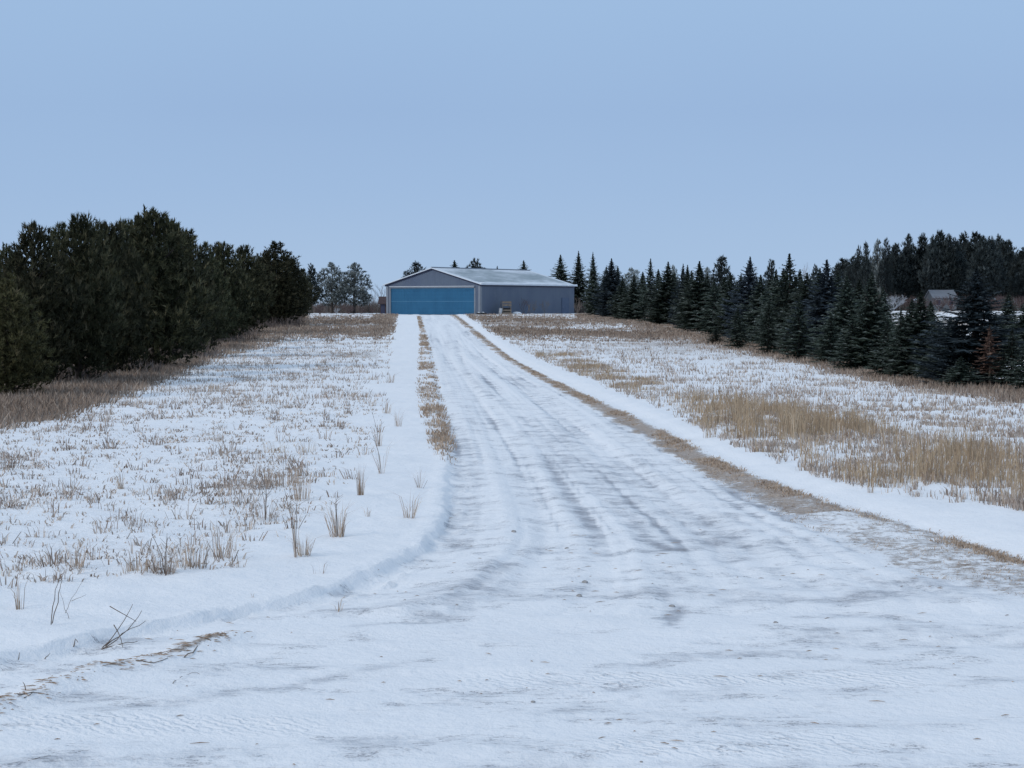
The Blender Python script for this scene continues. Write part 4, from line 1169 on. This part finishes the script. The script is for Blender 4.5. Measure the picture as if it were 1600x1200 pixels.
# bifold door: two leaves, rails, vertical seams
b = MB(); b.box(D0 + .02, D1 - .02, .04, .12, DH / 2 + .03, DH - .02); up = b.build('upper_door_leaf', M['doorblue'], hangar)
b = MB(); b.box(D0 + .02, D1 - .02, .04, .12, -.05, DH / 2 - .03); lo = b.build('lower_door_leaf', M['doorblue'], hangar)
for par, z0, z1 in ((up, DH / 2 + .03, DH - .02), (lo, -.05, DH / 2 - .03)):
    b = MB()
    for i in range(3):
        z = z0 + (z1 - z0) * (i + .8) / 3.6; b.box(D0 + .05, D1 - .05, .012, .037, z - .03, z + .03)
    b.build('door_rib', M['doorblue'], par)
b = MB(); b.box(D0 + .02, D1 - .02, -.02, .037, DH / 2 - .045, DH / 2 + .045); b.build('door_rail', M['doorline'], hangar)
b = MB(); b.box(D0 + .02, D1 - .02, 0, .013, DH - .14, DH - .03); b.build('door_rail', M['doorline'], up)
b = MB(); b.box(D0 + .02, D1 - .02, 0, .034, -.06, .06); b.build('bottom_seal', M['tyre'], lo)
# walk-in door in the side wall
b = MB(); b.box(.003, .06, 21.75, 23.8, -.1, 2.45); wd = b.build('side_door', plain('blue_door_paint', (.07, .10, .165), (.085, .12, .19), 2, .5), hangar)
b = MB(); b.box(.063, .12, 21.95, 22.05, 1.0, 1.12); b.build('handle', M['trimsteel'], wd)

# things along the side wall
def place(px, D): return (px - 800) * D / F
# wooden crate-like stack with dark openings, snow on top
x = place(792, 264.5); z = z_at(x, 264.5)
c_ = empty('crate', (x, 264.5, z), math.radians(18), label='tall weathered wooden crate with open slats leaning by the hangar side wall', cat='crate')
b = MB()
for sx in (-.62, .54):
    for y in (0, .8): b.box(sx, sx + .08, y, y + .08, 0, 1.75)
b.build('frame', M['wood'], c_)
for k in range(5):
    z0 = .08 + k * .36
    if k == 2: continue
    b = MB(); b.box(-.66, .66, -.035, -.003, z0, z0 + .22); b.build('slat', M['wood'], c_)
b = MB(); b.box(-.54, .54, .1, .75, .02, .9); b.build('shade_block', M['tyre'], c_)  # black block behind the slats, shade of the openings put into its colour
b = MB(); b.box(-.64, .64, -.02, .9, 1.753, 1.80); b.build('top', M['wood'], c_)
def mound(name, px, D, w, h, label, cat, mat, dpt=None):
    import bmesh
    x = place(px, D); z = z_at(x, D)
    bm = bmesh.new(); bmesh.ops.create_icosphere(bm, subdivisions=3, radius=1)
    for v in bm.verts:
        p = v.co; k = .85 + .35 * float(fbm(np.array([p.x * 1.5 + px]), np.array([p.y * 1.5 + p.z]), 4)[0])
        v.co = Vector((p.x * w / 2 * k, p.y * (dpt or w * .4) * k, max(p.z, -.2) * h * k))
    me = bpy.data.meshes.new(name); bm.to_mesh(me); bm.free(); me.materials.append(mat); me.polygons.foreach_set('use_smooth', np.full(len(me.polygons), True))
    o = ob(name, me); o.location = (x, D, z); return tag(o, label, cat)
mound('snow_mound', 808, 266.0, 1.35, .42, 'rounded heap under snow right of the wooden crate', 'snow mound', M['snowcap'])
# leaning white drum beside the crate
x = place(781.5, 264); z = z_at(x, 264)
d_ = empty('drum', (x, 264, z), 0, label='small white drum leaning on the left of the wooden crate', cat='drum')
b = MB(); b.tube([(0, 0, 0), (.10, 0, .85)], .24, 14); b.build('shell', M['whitepaint'], d_, True)
b = MB(); b.tube([(.098, 0, .852), (.103, 0, .88)], .22, 14); b.build('lid', M['trimsteel'], d_, True)
# low pile of tyres with snow by the corner
for k, (px, D) in enumerate([(749, 259.5), (756, 260)]):
    x = place(px, D); z = z_at(x, D)
    t_ = empty('tyre', (x, D, z), 0, label=['tyre lying nearest the hangar corner, half under snow', 'tyre lying between the hangar corner and the drum'][k], cat='tyre', group='old tyres lying by the hangar corner')
    V = []; Fc = []; n1_, n2_ = 20, 8
    for i in range(n1_):
        a = 6.2832 * i / n1_
        for j in range(n2_):
            c = 6.2832 * j / n2_; r = .30 + .11 * math.cos(c)
            V.append((r * math.cos(a), r * math.sin(a), .12 + .11 * math.sin(c)))
            Fc.append((i * n2_ + j, ((i + 1) % n1_) * n2_ + j, ((i + 1) % n1_) * n2_ + (j + 1) % n2_, i * n2_ + (j + 1) % n2_))
    mb = MB(); mb.v = V; mb.f = Fc; mb.build('casing', M['tyre'], t_, True)
    b = MB(); b.tube([(0, 0, .14), (0, 0, .25), (.02, 0, .28)], [.32, .30, .12], 14); b.build('snow_cap', M['snowcap'], t_, True)
# two frosty posts of an old frame by the wall
for k, (px, D) in enumerate([(824, 269), (829, 269.3)]):
    x = place(px, D); z = z_at(x, D)
    b = MB(); b.tube([(0, 0, -.1), (.35 if k == 0 else -.35, 0, 1.3)], .05, 6)
    o = b.build('plank', M['palebark']); o.location = (x, D, z)
    tag(o, ['pale plank leaning to the right among the side wall shrubs', 'pale plank leaning to the left among the side wall shrubs'][k], 'plank', 'planks leaning by the side wall')

# ------------------------------------------------------------------ sky, sun, camera
world = bpy.data.worlds.new('World'); sc.world = world; world.use_nodes = True
nt = world.node_tree; bgd = nt.nodes['Background']
SUN_EL, SUN_AZ = math.radians(32), math.radians(-128)      # azimuth clockwise from +Y: behind the camera, to the left
sky = N(nt, 'ShaderNodeTexSky', sky_type='NISHITA'); sky.sun_disc = False
sky.sun_elevation = SUN_EL; sky.sun_rotation = SUN_AZ; sky.dust_density = 2.0
tc = N(nt, 'ShaderNodeTexCoord'); sx = N(nt, 'ShaderNodeSeparateXYZ'); nt.links.new(tc.outputs['Generated'], sx.inputs[0])
# thin even overcast: brightness grows towards the zenith, palest at the horizon
veil = ramp(nt, sx.outputs[2], [(0, (4.3, 5.8, 7.9)), (.022, (4.0, 5.55, 7.8)), (.06, (3.5, 5.05, 7.55)), (.10, (3.2, 4.7, 7.25)), (.16, (3.45, 5.1, 7.6)), (.3, (3.5, 5.1, 7.6)), (1, (6.0, 7.0, 8.2))])
nb = noise(nt, 3.2, 3, .5, coord='Generated')
veil = mix(nt, mapr(nt, nb, .35, .65, 0, .35), veil, (3.5, 5.15, 7.6))
nt.links.new(mix(nt, .94, sky.outputs[0], veil), bgd.inputs['Color'])
bgd.inputs['Strength'].default_value = .1
sd = bpy.data.lights.new('sun', 'SUN'); sd.energy = 1.3; sd.angle = math.radians(14); sd.color = (1, .93, .86)
so = bpy.data.objects.new('sun', sd); link(so)
dirv = Vector((math.sin(SUN_AZ) * math.cos(SUN_EL), math.cos(SUN_AZ) * math.cos(SUN_EL), math.sin(SUN_EL)))
so.rotation_euler = dirv.to_track_quat('Z', 'Y').to_euler()

cd = bpy.data.cameras.new('camera'); cam = bpy.data.objects.new('camera', cd); link(cam)
cd.sensor_width = 36; cd.lens = F / 1600 * 36; cd.clip_end = 6000; cd.clip_start = .1
cam.location = (0, 0, ZC); cam.rotation_euler = (math.pi / 2 - PITCH, 0, 0)
sc.camera = cam
sc.view_settings.view_transform = 'Standard'; sc.view_settings.look = 'None'
sc.view_settings.exposure = 0; sc.view_settings.gamma = 1
